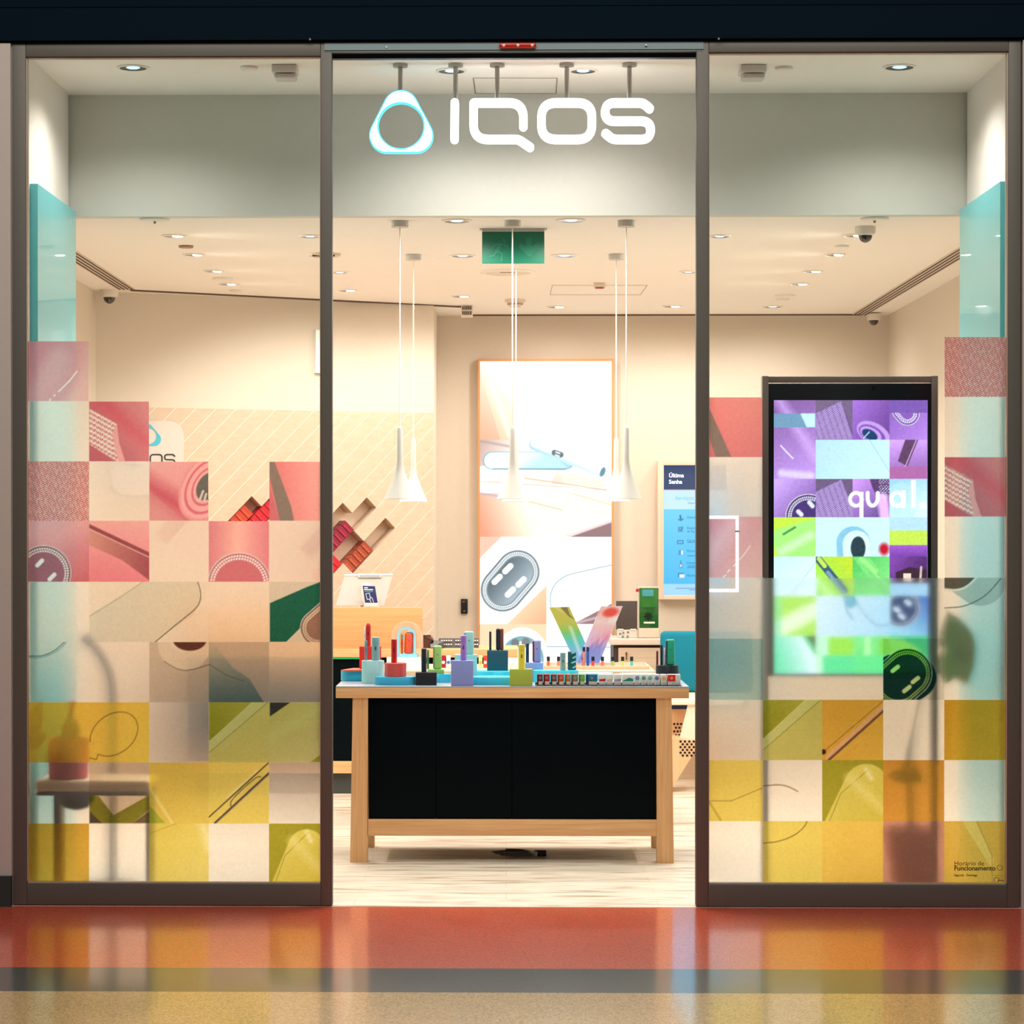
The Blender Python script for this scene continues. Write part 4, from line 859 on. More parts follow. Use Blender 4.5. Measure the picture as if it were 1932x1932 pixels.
xx, zt_ = block(919, 958.5, 1227.5, 1.76, (24, 76, 92), 'dark teal block carrying the navy and brown devices', zb=zj2, dep=.08)
stick(925, 4.4, 1191.5, zt_, 1.79, (30, 46, 58), 'thin black stick on the dark teal block')
pod(939.8, 7, 1185.5, zt_, 1.79, (20, 40, 58), 'navy slab device on the dark teal block'); pod(946.6, 7, 1185.5, zt_, 1.79, (122, 66, 58), 'brown slab device on the dark teal block')
xx, zl = block(961.5, 1004.5, 1262.5, 1.345, (162, 178, 66), 'olive green block at the front right of the widest disc', dep=.055)
stick(984.2, 12.6, 1216, zl, 1.372, (226, 210, 62), 'yellow device on the olive green block')
xx, zm = block(991, 1025, 1250.5, 1.74, (136, 158, 216), 'periwinkle low block behind the yellow device', dep=.08)
stick(995, 6, 1214, zm, 1.77, (30, 54, 92), 'navy stick beside the purple pocket charger'); pod(1013, 15.5, 1207.5, zm, 1.77, (152, 152, 204), 'lilac pocket charger with a maroon side', side=(140, 34, 44))
xx, zn = drum(1006, 1091, 1264.5, 1.70, (64, 202, 224), 'long cyan disc under the patterned teal pack', squash=.6)
stick(1062, 10.2, 1231, zn, 1.66, (128, 160, 158), 'grey green square device on the long cyan disc')
xp = tx(1079, 1.7); t = T('patterned_case', (xp, 1.7, zn), 'dark teal case with pale leaf pattern on the long cyan disc', 'case', DG); w = 15.5*sc(1.7)
O('body', B().box(xp-w/2, xp+w/2, 1.69, 1.715, zn, ztop(1229, 1.7), .004), M((20, 84, 90), .4), t)
b = B()
for k in range(4): b.stroke([(xp+.006-w*.15*(k % 2), zn+.012+k*.024), (xp+.016, zn+.018+k*.024)], .008, 1.6885, 1.690)
O('leaf_pattern', b, M((140, 206, 208), .4), t)
xx, z_ = drum(1090, 1157, 1269.5, 1.90, (150, 212, 216), 'pale aqua disc behind the dark carton row', squash=.6); xx, z_ = drum(1169, 1240, 1270.5, 1.90, (150, 216, 214), 'pale aqua disc behind the white carton row', squash=.6)
xx, zx = drum(1237.5, 1280, 1255, 1.62, (16, 24, 32), 'black round plinth at the right end of the table', squash=.7)
stick(1248, 5, 1216.5, zx, 1.62, (34, 40, 50), 'slim black stick on the black round plinth'); stick(1255, 4.5, 1222, zx, 1.64, (206, 190, 200), 'thin silver stick on the black round plinth'); pod(1264.5, 16.5, 1206, zx, 1.62, (34, 160, 126), 'teal green pocket charger on the black round plinth', side=(28, 64, 80))
stick(1240, 4.2, 1228, ZT, 1.80, (90, 30, 56), 'maroon stick standing behind the black round plinth')
# row of cartons on a dark tray
yp = 1.37; t = T('carton_tray', (tx(1148, yp), yp, ZT), 'flat dark tray along the front right table edge', 'tray')
O('base', B().box(tx(1010, yp), tx(1286, yp), yp-.012, yp+.07, ZT, ZT+.004, .001), M((44, 40, 48), .3), t); O('lip', B().box(tx(1010, yp), tx(1286, yp), yp+.07, yp+.073, ZT, ZT+.012), M((44, 40, 48), .3), t)
packs = [(285, 345, (112, 26, 44), 'maroon'), (350, 415, (146, 28, 40), 'dark red'), (425, 487, (118, 60, 52), 'brown'), (495, 560, (190, 70, 42), 'burnt orange'), (570, 628, (176, 108, 44), 'amber'), (634, 704, (124, 112, 92), 'grey brown'), (709, 772, (106, 164, 58), 'leaf green'), (780, 900, (26, 106, 138), 'wide petrol blue'),
         (912, 985, (198, 30, 40), 'red banded'), (990, 1055, (216, 196, 170), 'beige banded'), (1065, 1140, (150, 158, 166), 'grey banded'), (1150, 1265, (24, 140, 130), 'wide teal banded'), (1272, 1330, (36, 96, 176), 'blue flowered'), (1337, 1395, (24, 136, 84), 'green flowered'), (1400, 1460, (40, 168, 178), 'turquoise flowered'), (1468, 1532, (44, 66, 146), 'navy flowered'), (1537, 1602, (236, 170, 40), 'yellow flowered'), (1607, 1740, (226, 44, 40), 'wide red flowered')]
zt0 = ZT+.004
for i, (a, c, col, nm) in enumerate(packs):
    xa, xb = tx(960+a/5.367, yp), tx(960+c/5.367, yp); h = ztop(1272.5, yp)-zt0; x = (xa+xb)/2; w = xb-xa
    t = T('carton', (x, yp, zt0), nm+' carton standing in the row on the dark tray', 'carton', 'cartons in a row on the dark tray'); dark = i < 8
    O('box', B().box(xa+.001, xb-.001, yp+.004, yp+.05, zt0, zt0+h, .001), M(col if dark else (226, 222, 216), .45), t)
    if dark:
        O('label', B().box(xa+w*.25, xb-.002, yp+.003, yp+.0045, zt0+.002, zt0+h*.34), M((214, 200, 180), .5), t)
        r = [(x+w*.02+.005*math.cos(q), zt0+h*.68+.005*math.sin(q)) for q in np.linspace(0, 2*PI, 12, endpoint=False)]; O('emblem', B().stroke(r, .0015, yp+.003, yp+.0045, True), M((214, 190, 180), .4), t)
        O('side', B().box(xa+.001, xa+w*.22, yp+.0032, yp+.0044, zt0+.001, zt0+h-.001), M(tuple(int(v*.6) for v in col), .4), t)
    elif i < 12:
        O('band', B().prism([(xa+.003, zt0+h*.38), (xb-.003, zt0+h*.38), (xb-.003, zt0+h*(.62 if i != 11 else .58)), (x+w*.1, zt0+h*(.58 if i != 11 else .7)), (xa+.003, zt0+h*(.55 if i != 11 else .42))], yp+.003, yp+.0045), M(col, .4), t)
        O('label', B().box(xa+.003, xb-.003, yp+.003, yp+.0045, zt0+.003, zt0+h*.26), M((200, 198, 192), .5), t)
    else:
        xc_ = xa+w*(.5 if i < 17 else .32); R_ = .0085; pts = [(xc_+R_*(1+.14*math.cos(8*q))*math.cos(q), zt0+h*.66+R_*(1+.14*math.cos(8*q))*math.sin(q)) for q in np.linspace(0, 2*PI, 48, endpoint=False)]
        if i == 17: O('side', B().box(xa+.001, xa+w*.6, yp+.0035, yp+.0045, zt0+h*.35, zt0+h-.001), M(col, .4), t)
        fl = O('emblem', B().prism(pts, yp+.0025, yp+.0045), M(col if i < 17 else (240, 96, 80), .4), t, smooth=False)
        r = [(xc_+.0035*math.cos(q), zt0+h*.66+.0035*math.sin(q)) for q in np.linspace(0, 2*PI, 10, endpoint=False)]; O('emblem_ring', B().stroke(r, .0012, yp+.0018, yp+.003, True), M((244, 240, 236), .4), fl, smooth=False)
        O('label', B().box(xa+w*.35, xb-.003, yp+.003, yp+.0045, zt0+.002, zt0+h*.28), M((196, 196, 190), .5), t)

# ================================================================== MIDDLE TABLE
ym = 2.80; ZM = ztop(1266, ym); mx = lambda px, y=2.8: PX(px, y, 1260)
t = T('display_table', (mx(970), 3.1, 0), 'pale wooden display table behind the front table, carrying the rainbow display', 'table')
O('tabletop', B().box(mx(690), mx(1237), ym, 3.5, ZM-.05, ZM, .003), PALEW, t)
for a, yy in ((705, ym+.02), (1206, ym+.02), (705, 3.4), (1206, 3.4)): O('leg', B().box(mx(a), mx(a+26), yy, yy+.07, .001, ZM-.05, .002), wood((214, 150, 96), (232, 176, 122), 2, name='beech'), t)
O('rail', B().box(mx(731), mx(1206), ym+.03, ym+.06, .14, .21), PALEW, t, smooth=False)
O('panel', B().box(mx(731), mx(1206), ym+.06, 3.44, .22, ZM-.051), BLACK, t, smooth=False)
y = 2.95; t = T('display_tray', (mx(1125, y), y, ZM), 'pale wood framed tray with a mirror base on the middle table', 'tray')
xa, xb = mx(1027, y), mx(1225.5, y); zt1 = ztop(1256.5, y)
O('front_rim', B().box(xa, xb, y, y+.012, ZM, zt1, .001), PALEW, t); O('rear_rim', B().box(xa, xb, y+.3, y+.312, ZM, zt1+.004, .001), PALEW, t)
for q in (xa, xb-.012): O('side_rim', B().box(q, q+.012, y+.012, y+.3, ZM, zt1, .001), PALEW, t)
O('base', B().box(xa+.012, xb-.012, y+.012, y+.3, ZM, zt1-.008), M((206, 210, 214), .12, .6), t, smooth=False)
zs = zt1-.008
for i, (a, c, pt) in enumerate(((400, (224, 100, 70), 583), (503, (214, 120, 90), 583), (755, (216, 100, 80), 583), (852, (226, 60, 70), 583), (948, (226, 110, 96), 583), (1052, (150, 180, 90), 583), (1152, (190, 196, 80), 583), (1244, (90, 180, 150), 583))):
    pp = 960+a/5.367; x = mx(pp, y+.1); zt2 = ztop(1130+pt/5.367, y+.1); h = zt2-zs
    nm = ('first', 'second', 'third', 'fourth', 'fifth', 'sixth', 'seventh', 'eighth')[i]
    t = T('flavour_stick', (x, y+.1, zs), 'small black topped stick on the mirror tray, '+nm+' from the left', 'stick', 'small sticks on the mirror tray')
    O('body', B().box(x-.008, x+.008, y+.092, y+.108, zs, zs+h*.6, .001), M(c, .4), t); O('cap', B().box(x-.0085, x+.0085, y+.0915, y+.1085, zs+h*.55, zt2, .001), M((24, 30, 40), .35), t)
for pp, c, nm in ((1101.5, (190, 120, 110), 'tall stick with a brown body in front of the rainbow display'), (1109, (40, 70, 150), 'tall stick with a blue body in front of the rainbow display')):
    x = mx(pp, y+.06); zt2 = ztop(1220.5, y+.06); t = T('flavour_stick', (x, y+.06, zs), nm, 'stick', 'tall sticks on the mirror tray')
    O('body', B().box(x-.007, x+.007, y+.053, y+.067, zs, zt2-.022, .001), M(c, .4), t); O('cap', B().box(x-.0075, x+.0075, y+.0525, y+.0675, zt2-.025, zt2, .001), M((28, 40, 70), .35), t)
# V display
yv2 = 3.12; t = T('rainbow_display', (mx(1102, yv2), yv2, zs), 'V shaped display of two slanted colourful printed slabs', 'display stand')
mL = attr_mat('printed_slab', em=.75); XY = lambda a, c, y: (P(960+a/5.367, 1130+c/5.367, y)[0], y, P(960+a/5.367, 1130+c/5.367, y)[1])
def fz(u, v, sd, sc_=1):
    r = np.random.RandomState(sd); o = np.zeros_like(u)
    for k in range(1, 6):
        for _ in range(3):
            a, c_, p = r.randn()*3*k, r.randn()*3*k, r.rand()*6.28; o += np.sin(a*u*sc_+c_*v*1.6*sc_+p+.8*np.sin(c_*u+p))/k
    return o/4
for nm, q, yy in (('left_slab', ((410, 85), (612, 80), (868, 655), (700, 668)), yv2), ('right_slab', ((935, 75), (1153, 75), (915, 650), (700, 668)), yv2-.02)):
    qq = [XY(a, c, yy) for a, c in q]
    if nm == 'left_slab': qq[3] = XY(672, 640, yy)
    else: qq[3] = XY(690, 650, yy)
    sl = O(nm, B().poly([Vector(p)+Vector((0, .001, 0)) for p in qq], [Vector(p)+Vector((0, .018, 0)) for p in qq]), M((236, 240, 240), .3), t, smooth=False)
    A = Art(0, 0, 100, 300, 2.0); A.cell(-1, -1, 101, 301); u = A.X/100; v = A.Y/300; n = fz(u, v, 5 if nm == 'left_slab' else 9)
    if nm == 'left_slab':
        A.f(A.all(), (206, 196, 70)).f(np.clip((v-.25)*5+n*.4, 0, 1), (130, 206, 90)).f(np.clip((v-.4)*5+n*.5, 0, 1), (90, 210, 190)).f(np.clip((v-.6)*3+n*.5, 0, 1), (130, 190, 240)).f(A.cap(60, 110, 45, 260, 6, 10), (250, 250, 250), .8).f(A.poly([(55, 0), (90, 0), (85, 40), (100, 70), (75, 50)]), (120, 100, 50), .8).f(A.poly([(20, 0), (45, 0), (60, 40)]), (240, 230, 150), .5)
    else:
        A.f(A.all(), (250, 200, 190)).f(np.clip(n*1.6-.1, 0, 1), (240, 130, 130)).f(A.ell(55, 32, 34, 24, 0, 8), (240, 70, 50)).f(np.clip((v-.22)*6-n*1.5, 0, 1)*np.clip((.34-v)*9, 0, 1), (250, 240, 220)).f(np.clip((v-.3)*4, 0, 1)*np.clip(.6+n, 0, 1), (244, 120, 160), .8).f(np.clip((v-.5)*3-n, 0, 1), (214, 200, 244)).f(np.clip((v-.6)*3+n*1.5, 0, 1), (110, 140, 220), .7).f(np.clip(n*2-.9, 0, 1)*np.clip((v-.35)*5, 0, 1), (250, 250, 255), .9)
    grid_mesh('print', A, at_quad(qq), mL, sl); COL.objects
# arch display
ya = 3.0; t = T('arch_display', (mx(767, ya), ya, ZM), 'clear concentric arch display with a pale blue inner arch on the middle table', 'display stand')
CLR = M((226, 216, 206), .15, coat=.3); zz = lambda p: ztop(p, ya)
def arch(b, px0, px1, pt, pbot, w, y0, y1):
    cxp = (px0+px1)/2; rp = (px1-px0)/2; L = [(cxp-rp, pbot)]+[(cxp-rp*math.cos(a), pt+rp-rp*math.sin(a)) for a in np.linspace(0, PI, 24)]+[(cxp+rp, pbot)]
    b.stroke([(mx(a, ya), zz(c)) for a, c in L], w*sc(ya), y0, y1)
for k in range(4): b = B(); arch(b, 739.5+k*2.6, 796-k*2.6, 1173+k*2.6, 1243, .8, ya+.005*k, ya+.02+.005*k); O('clear_arch', b, CLR, t, smooth=False)
b = B(); arch(b, 751, 782.5, 1185, 1238, 4.5, ya+.01, ya+.04); O('blue_arch', b, M((150, 206, 226), .4), t, smooth=False)
O('blue_base', B().lathe([(20*sc(ya), 0), (20*sc(ya), zz(1234)-zz(1240.5))], (mx(769, ya), ya+.02, zz(1240.5)), 40, sy=.6), M((140, 206, 226), .4), t); O('white_base', B().lathe([(33*sc(ya), 0), (33*sc(ya), zz(1240.5)-ZM)], (mx(762, ya), ya+.02, ZM), 44, sy=.6), M((222, 230, 236), .4), t)
za2 = zz(1234); pod(770.5, 15.5, 1194, za2, ya+.03, (228, 84, 54), 'orange pocket charger leaning inside the arch display', lean=.05); pod(775, 14, 1190, za2, ya+.065, (140, 178, 196), 'blue grey pocket charger behind the orange one in the arch'); stick(758.5, 4.2, 1197, za2, ya+.03, (206, 84, 56), 'slim orange stick inside the arch display', cap=(110, 140, 150))
for i, (a, c, cl, nm) in enumerate(((832, 841, (150, 20, 44), 'crimson'), (842, 850, (214, 220, 226), 'white and blue'), (903, 910, (240, 214, 160), 'white and yellow'), (912, 919, (220, 60, 40), 'scarlet'), (858, 872, (206, 210, 206), 'light grey'))):
    y = 3.1; x0, x1 = mx(a, y), mx(c, y); t = T('carton', ((x0+x1)/2, y, ZM), nm+' carton lying on the middle table behind the plinths', 'carton', 'cartons on the middle table')
    O('box', B().box(x0, x1, y, y+.04, ZM, ztop(1237, y), .001), M(cl, .4), t); r = [((x0+x1)/2+.009*math.cos(q), ZM+.03+.009*math.sin(q)) for q in np.linspace(0, 2*PI, 16, endpoint=False)]
    O('emblem', B().prism(r, y-.001, y+.0005), M((60, 110, 190) if i == 1 else (236, 170, 50) if i == 2 else (240, 230, 220), .4), t)

# ================================================================== COUNTER AT THE BACK LEFT
yk = 4.40; ZK = ztop(1224.5, yk); kx = lambda px, y=yk: PX(px, y, 1230)
t = T('service_counter', (-.9, 4.6, 0), 'long wooden service counter with black front and tall wooden upstand', 'counter')
O('worktop', B().box(-1.95, kx(977), yk, 4.9, ZK-.052, ZK, .003), BEECH, t)
O('front_panel', B().box(-1.93, kx(958), yk+.02, 4.86, PZ(1437, yk), ZK-.052), BLACK, t, smooth=False)
O('base_rail', B().box(-1.93, kx(958), yk+.015, 4.86, PZ(1460, yk), PZ(1437, yk)), BEECH, t, smooth=False)
O('plinth', B().box(-1.88, kx(950), yk+.06, 4.8, .001, PZ(1460, yk)), M((60, 64, 60), .5), t, smooth=False)
O('upstand', B().box(-1.95, PX(797, yk+.02), yk+.02, yk+.06, ZK, PZ(1146, yk+.02), .002), wood((208, 154, 98), (218, 166, 110), 0, 4, name='beech_light'), t)
O('led_strip', B().box(-1.9, PX(690, yk), yk+.004, yk+.012, ZK-.062, ZK-.054), M((20, 150, 80), .4, em=.5), t)
# till monitor
y = 4.62; X = lambda p: PX(p, y, 1110); Z = lambda p: PZ(p, y, 690); zb = PZ(1146, yk+.02)-.30
t = T('till_monitor', (X(689), y, ZK), 'white till screen seen from behind above the wooden upstand', 'monitor')
O('screen', B().poly([(X(650), y, Z(1086)), (X(741), y, Z(1085)), (X(726), y-.1, Z(1141)), (X(636), y-.1, Z(1141))], [(X(650), y+.02, Z(1086)), (X(741), y+.02, Z(1085)), (X(726), y-.08, Z(1141)), (X(636), y-.08, Z(1141))]), M((178, 170, 160), .45), t, smooth=False)
O('bezel', B().tube([(X(650), y, Z(1085.5)), (X(741), y, Z(1084.5))], .006, 8), M((248, 246, 242), .4), t)
O('camera_bar', B().box(X(676), X(720), y-.02, y+.02, Z(1090), Z(1082.5), .004), M((228, 222, 214), .4), t); O('camera_glass', B().box(X(679), X(717), y-.022, y-.018, Z(1088), Z(1084), .001), M((178, 186, 188), .2), t)
O('neck', B().lathe([(.036, ZK), (.036, Z(1146)), (.034, Z(1110)), (.028, Z(1100))], (X(692), y-.06, 0), 28), M((232, 224, 214), .4), t)
y = 4.46; X = lambda p: PX(p, y, 1110); Z = lambda p: PZ(p, y, 690)
t = T('payment_card_stand', (X(698), y, PZ(1146, yk+.02)), 'dark blue card stand with a drawing of a hand holding a phone', 'sign')
qd = [(684, 1105), (707.5, 1106), (713, 1140), (689, 1137.5)]; pts = [(X(a), Z(c)) for a, c in qd]
O('card', B().prism(pts, y-.004, y), M((44, 52, 104), .4), t, smooth=False); O('foot', B().box(X(687), X(713), y-.012, y+.02, PZ(1146, yk+.02)+.001, Z(1137.5), .002), M((214, 210, 206), .3), t)
b = B(); 
for L in ([(690, 1120), (697, 1119), (699, 1130), (693, 1131), (690, 1120)], [(698, 1126), (702, 1128), (705, 1136)], [(697, 1130), (700, 1136)]): b.stroke([(X(a), Z(c)) for a, c in L], .003, y-.0055, y-.004)
for r_, a, c in ((1109, 687, 694), (1112.5, 687, 704)): b.box(X(a), X(c), y-.0055, y-.004, Z(r_+1), Z(r_-1))
O('drawing', b, M((236, 230, 236), .4), t, smooth=False); O('green_line', B().box(X(688), X(704), y-.0055, y-.004, Z(1116.5), Z(1115.3)), M((90, 180, 120), .4), t, smooth=False)
# things on the worktop
y = 4.5; X = lambda p: PX(p, y, 1215); Z = lambda p: PZ(p, y, 850)
t = T('bead_tray', (X(865), y, ZK), 'black slanted tray with rows of round white beads on the counter', 'tray'); b = B()
O('tray', B().poly([(X(827), y, ZK+.001), (X(903), y, ZK+.001), (X(903), y+.1, ZK+.055), (X(827), y+.1, ZK+.055)], [(X(827), y+.12, ZK+.001), (X(903), y+.12, ZK+.001), (X(903), y+.12, ZK+.055), (X(827), y+.12, ZK+.055)]), M((40, 30, 30), .4), t, smooth=False)
for i in range(16):
    for j in range(2):
        x = X(833+i*4.5); 
        if i in (5, 10): continue
        b.lathe([(.001, -.005), (.005, -.002), (.005, .003), (.001, .006)], (x, y+.03+j*.04-.006, ZK+.020+j*.022), 10)
O('beads', b, M((240, 232, 222), .3), t)
t = T('leather_box', (X(803), y, ZK), 'small brown slanted box at the counter beside the upstand', 'box'); O('body', B().prism([(X(798.5), ZK+.001), (X(815), ZK+.001), (X(815), ZK+.03), (X(812), Z(1200)), (X(798.5), Z(1200))], y, y+.12), M((92, 58, 46), .5), t, smooth=False); O('lid', B().prism([(X(798), Z(1200)), (X(812), Z(1200)), (X(818), Z(1208)), (X(817), Z(1209))], y-.004, y+.124), M((110, 74, 60), .5), t, smooth=False)
y = 4.44; t = T('card_reader', (X(822), y, ZK), 'black payment terminal lying on the wooden counter', 'card reader'); O('body', B().poly([(X(812), y, ZK+.002), (X(836), y, ZK+.002), (X(837), y+.08, ZK+.04), (X(811), y+.08, ZK+.05)], [(X(812), y+.1, ZK+.002), (X(836), y+.1, ZK+.002), (X(835), y+.1, ZK+.04), (X(812), y+.1, ZK+.05)]), M((26, 24, 26), .3), t, smooth=False); O('screen', B().box(X(818), X(831), y+.004, y+.012, ZK+.01, ZK+.02), M((150, 140, 120), .2), t)

# ---- logo badge and packs in the cladding
def wobj(px, py, d=0): s_, z = onwall(px, py); return s_, z
s0, zc0 = onwall(277, 864); hw = .235
t = T('logo_badge', ww(s0, zc0, -.01), 'pale rounded square badge with a blue ring on the diagonal planks, partly behind the film', 'sign')
pts = rpath([(s0-hw, zc0-hw), (s0+hw, zc0-hw), (s0+hw, zc0+hw), (s0-hw, zc0+hw)], .1, True)
O('plate', B().poly([ww(p.x, p.y, -.03) for p in pts], [ww(p.x, p.y, -.001) for p in pts]), M((214, 204, 194), .35), t, smooth=False)
def wstroke(b, L, w, closed=False):
    bb = B(); bb.stroke(L, w, -.034, -.0302, closed)
    for f_ in bb.bm.faces: b.bm.faces.new([b.bm.verts.new(ww(v.co.x, v.co.z, v.co.y)) for v in f_.verts])
    bb.bm.free()
def wp(px, py): return onwall(px, py)
b = B(); k = sc(5.3)
for L, rad, cl in (([(316-2, 863-4), (316-2, 857.5), (285, 857.5), (285, 880), (300, 880)], [0, 4, 6, 6, 0], 0),): pass
for L, rad, cl in (([(293, 857.8), (303, 857.8), (303, 877), (281, 877), (281, 857.8)], [0, 6, 6, 6, 6], True), ([(327, 861), (324, 857.8), (308, 857.8), (308, 867.5), (327, 867.5), (327, 877), (310, 877), (307, 873)], [0, 2, 5, 5, 5, 5, 2, 0], False), ([(229, 857.8), (229, 877)], 0, False), ([(261, 869), (261, 857.8), (239, 857.8), (239, 877), (258, 877), (264, 882)], [0, 6, 1, 6, 2, 0], False)):
    wstroke(b, [wp(v.x, v.y) for v in rpath(L, rad, cl)], 2.3*k, cl)
O('lettering', b, M((40, 34, 36), .4), t, smooth=False)
b = B(); TR = []
for i in range(48):
    a = 2*PI*i/48; d = (math.cos(a), math.sin(a)); c = max([(275, 812, 12), (267, 829, 12), (289, 829, 12)], key=lambda c: c[0]*d[0]+c[1]*d[1]+c[2]); TR.append((c[0]+d[0]*c[2], c[1]+d[1]*c[2]))
TR = dense(TR); IN = hull_at_circle(TR, 277.5, 823, 15.5)
va = [[b.bm.verts.new(ww(*wp(*p), dd)) for p in L] for L, dd in ((TR, -.034), (IN, -.034), (TR, -.0302), (IN, -.0302))]
for i in range(len(TR)):
    j = (i+1) % len(TR)
    for a, c in ((0, 1), (1, 3), (3, 2), (2, 0)): b.bm.faces.new((va[a][i], va[a][j], va[c][j], va[c][i]))
O('triangle_ring', b, M((70, 186, 214), .4), t, smooth=False)
pc = {0: ((158, 66, 40), 'rust'), k1: ((134, 22, 48), 'crimson'), ka: ((190, 60, 40), 'coral')}
proto = {}
def nichecol(kk): return {0: ((160, 66, 40), 'rust brown'), k1: ((136, 20, 50), 'crimson'), k2: ((150, 40, 60), 'wine red')}.get(kk, None)
cl_left = [((150, 56, 42), 'brown red'), ((196, 64, 36), 'orange red'), ((200, 24, 40), 'bright red'), ((180, 40, 50), 'cherry red')]; ci = 0
for kk, lst in NI.items():
    for (ua, us, ue) in lst:
        cc = nichecol(kk); pass
        if cc is None: cc = (((214, 16, 36), 'scarlet') if kk not in (ka, kb, kc, kd) else cl_left[ci % 4]); ci += 1
        n = 5; va_ = v0+kk*PW+.004; vb_ = va_+PW-.008; L = (us-ue)/n
        where = 'in a wall niche beside the left door stile' if kk > kc else 'in a wall niche behind the left glass'
        for i in range(n):
            u0, u1 = us-(i+1)*L+.002, us-i*L-.002
            q = [((u+v)*R2, (u-v)*R2) for u, v in ((u0, va_), (u1, va_), (u1, vb_), (u0, vb_))]
            fr = [ww(x, z, .012) for x, z in q]; bk = [ww(x, z, .119) for x, z in q]
            c_ = Vector(fr[0])+(Vector(fr[2])-Vector(fr[0]))*.5
            t = T('pack', tuple(c_), '%s pack, %s of its stack, %s' % (cc[1], ('topmost', 'second', 'middle', 'fourth', 'lowest')[i], where), 'pack', '%s packs stacked in a wall niche' % cc[1])
            O('carton', B().poly(fr, bk), M(cc[0], .35), t, smooth=False)
            b = B()
            for j in range(4):
                v = va_+PW*(.18+.17*j); qq = [((u+w_)*R2, (u-w_)*R2) for u, w_ in ((u0+.006, v), (u0+.016, v), (u0+.016, v+.009), (u0+.006, v+.009))]
                b.poly([ww(x, z, .0105) for x, z in qq], [ww(x, z, .0118) for x, z in qq])
            O('print', b, M(tuple(min(255, int(v*1.35+20)) for v in cc[0]), .4), t, smooth=False)

# ================================================================== BACK WALL
yb_ = 6.74; X = lambda p: PX(p, yb_, 900); Z = lambda p: PZ(p, yb_, 1030)
t = T('lightbox_poster', (X(1030), 6.8, Z(1243)), 'tall wooden framed lightbox poster glowing on the back wall', 'poster')
b = B(); fx = [X(901.5), X(905.5), X(1154), X(1158)]; fz_ = [Z(1262), Z(1258), Z(681.5), Z(677)]
b.box(fx[0], fx[1], yb_-.01, 6.799, fz_[0], fz_[3]).box(fx[2], fx[3], yb_-.01, 6.799, fz_[0], fz_[3]).box(fx[1], fx[2], yb_-.01, 6.799, fz_[2], fz_[3]).box(fx[1], fx[2], yb_-.01, 6.799, fz_[0], fz_[1])
O('frame', b, wood((210, 148, 90), (222, 162, 104), 2, name='oak_frame'), t, smooth=False)
A = Art(905, 680.5, 1154.5, 1259, 1.35, (255, 250, 240)); A.cell(0, 0, 3000, 1013)
A.grad(A.rect(905, 680, 970, 860), (238, 186, 150), (255, 244, 228), 905, 800, 975, 740).grad(A.poly([(905, 700), (950, 850), (905, 840)]), (222, 160, 134), (244, 206, 180), 905, 820, 940, 740, .7).f(A.line([(925, 720), (962, 820)], 8, 7), (255, 246, 224), .8)
A.grad(A.rect(905, 830, 1160, 880), (190, 160, 150), (255, 248, 240), 905, 840, 990, 870).grad(A.rect(905, 930, 1160, 1013), (226, 140, 110), (255, 238, 214), 905, 985, 990, 950, .95).f(A.line([(905, 832), (960, 842)], 4, 3), (150, 140, 140), .7)
A.f(A.cap(928, 869, 1067, 869, 17), (122, 170, 186)).grad(A.cap(929, 869, 1065, 868, 15.2), (240, 250, 252), (176, 218, 230), 980, 858, 1000, 885).f(A.line([(930, 884.5), (1066, 886)], 1.6), (80, 130, 140)).f(A.poly([(1050, 865), (1080, 876), (1072, 884)]), (160, 200, 214))
A.f(A.cap(930, 905, 1050, 908, 12, 6), (216, 222, 208), .7).f(A.poly([(1050, 890), (1140, 905), (1140, 920), (1040, 912)]), (206, 186, 170), .5).f(A.poly([(940, 905), (1020, 925), (1060, 940), (960, 930)]), (240, 246, 240), .6)
A.grad(A.cap(1008, 839, 1133, 889, 10.5), (150, 196, 212), (206, 232, 242), 1000, 850, 1016, 824).f(A.cap(1008, 837, 1134, 887, 6.5), (250, 253, 255), .95).f(A.ell(1137, 890.5, 4.5, 9.5, 22), (84, 130, 148)).f(A.cap(1046, 854, 1058, 858, 5.5), (84, 106, 116)).f(A.cap(1049, 853, 1056, 855.5, 1.2), (240, 248, 250)).f(A.cap(1048, 858.5, 1055, 861, 1.2), (240, 248, 250))
A.f(A.line([(905, 908), (1154, 925)], 1.6), (214, 130, 90), .5).f(A.line([(990, 902), (1154, 926)], 1.5), (206, 110, 70), .7).f(A.line([(960, 937), (1060, 962)], 2, 2), (214, 130, 90), .6).f(A.line([(1060, 925), (1154, 953)], 1.6), (220, 150, 110), .6).f(A.line([(905, 930), (960, 940)], 5, 3), (150, 150, 180), .6)
A.f(A.poly([(1075, 1013), (1154, 983), (1154, 1013)]), (134, 104, 108)).f(A.line([(1070, 1012), (1154, 983)], 5, 2), (222, 200, 200))
A.cell(905, 1013, 1031, 1178).f(A.all(), (252, 252, 252)).f(A.poly([(905, 1013), (946, 1013), (905, 1054)]), (228, 182, 160)).grad(A.poly([(1031, 1105), (1031, 1178), (956, 1178)]), (226, 160, 120), (244, 196, 160), 1031, 1178, 990, 1140).f(A.poly([(905, 1054), (960, 1013), (1031, 1013), (1031, 1040)]), (226, 240, 240), .5)
A.led(948, 1113, 977, 1079, 39, body=(118, 136, 144), rim=(60, 80, 92), c=(255, 255, 255), dot=3.4).grad(A.cap(948, 1113, 977, 1079, 28), (70, 88, 98), (160, 176, 186), 935, 1080, 985, 1120)
for q in ((958, 1073), (938, 1093), (983, 1098), (963, 1117)): A.f(A.cap(q[0]-5, q[1]+5, q[0]+5, q[1]-5, 5.5), (252, 254, 255))
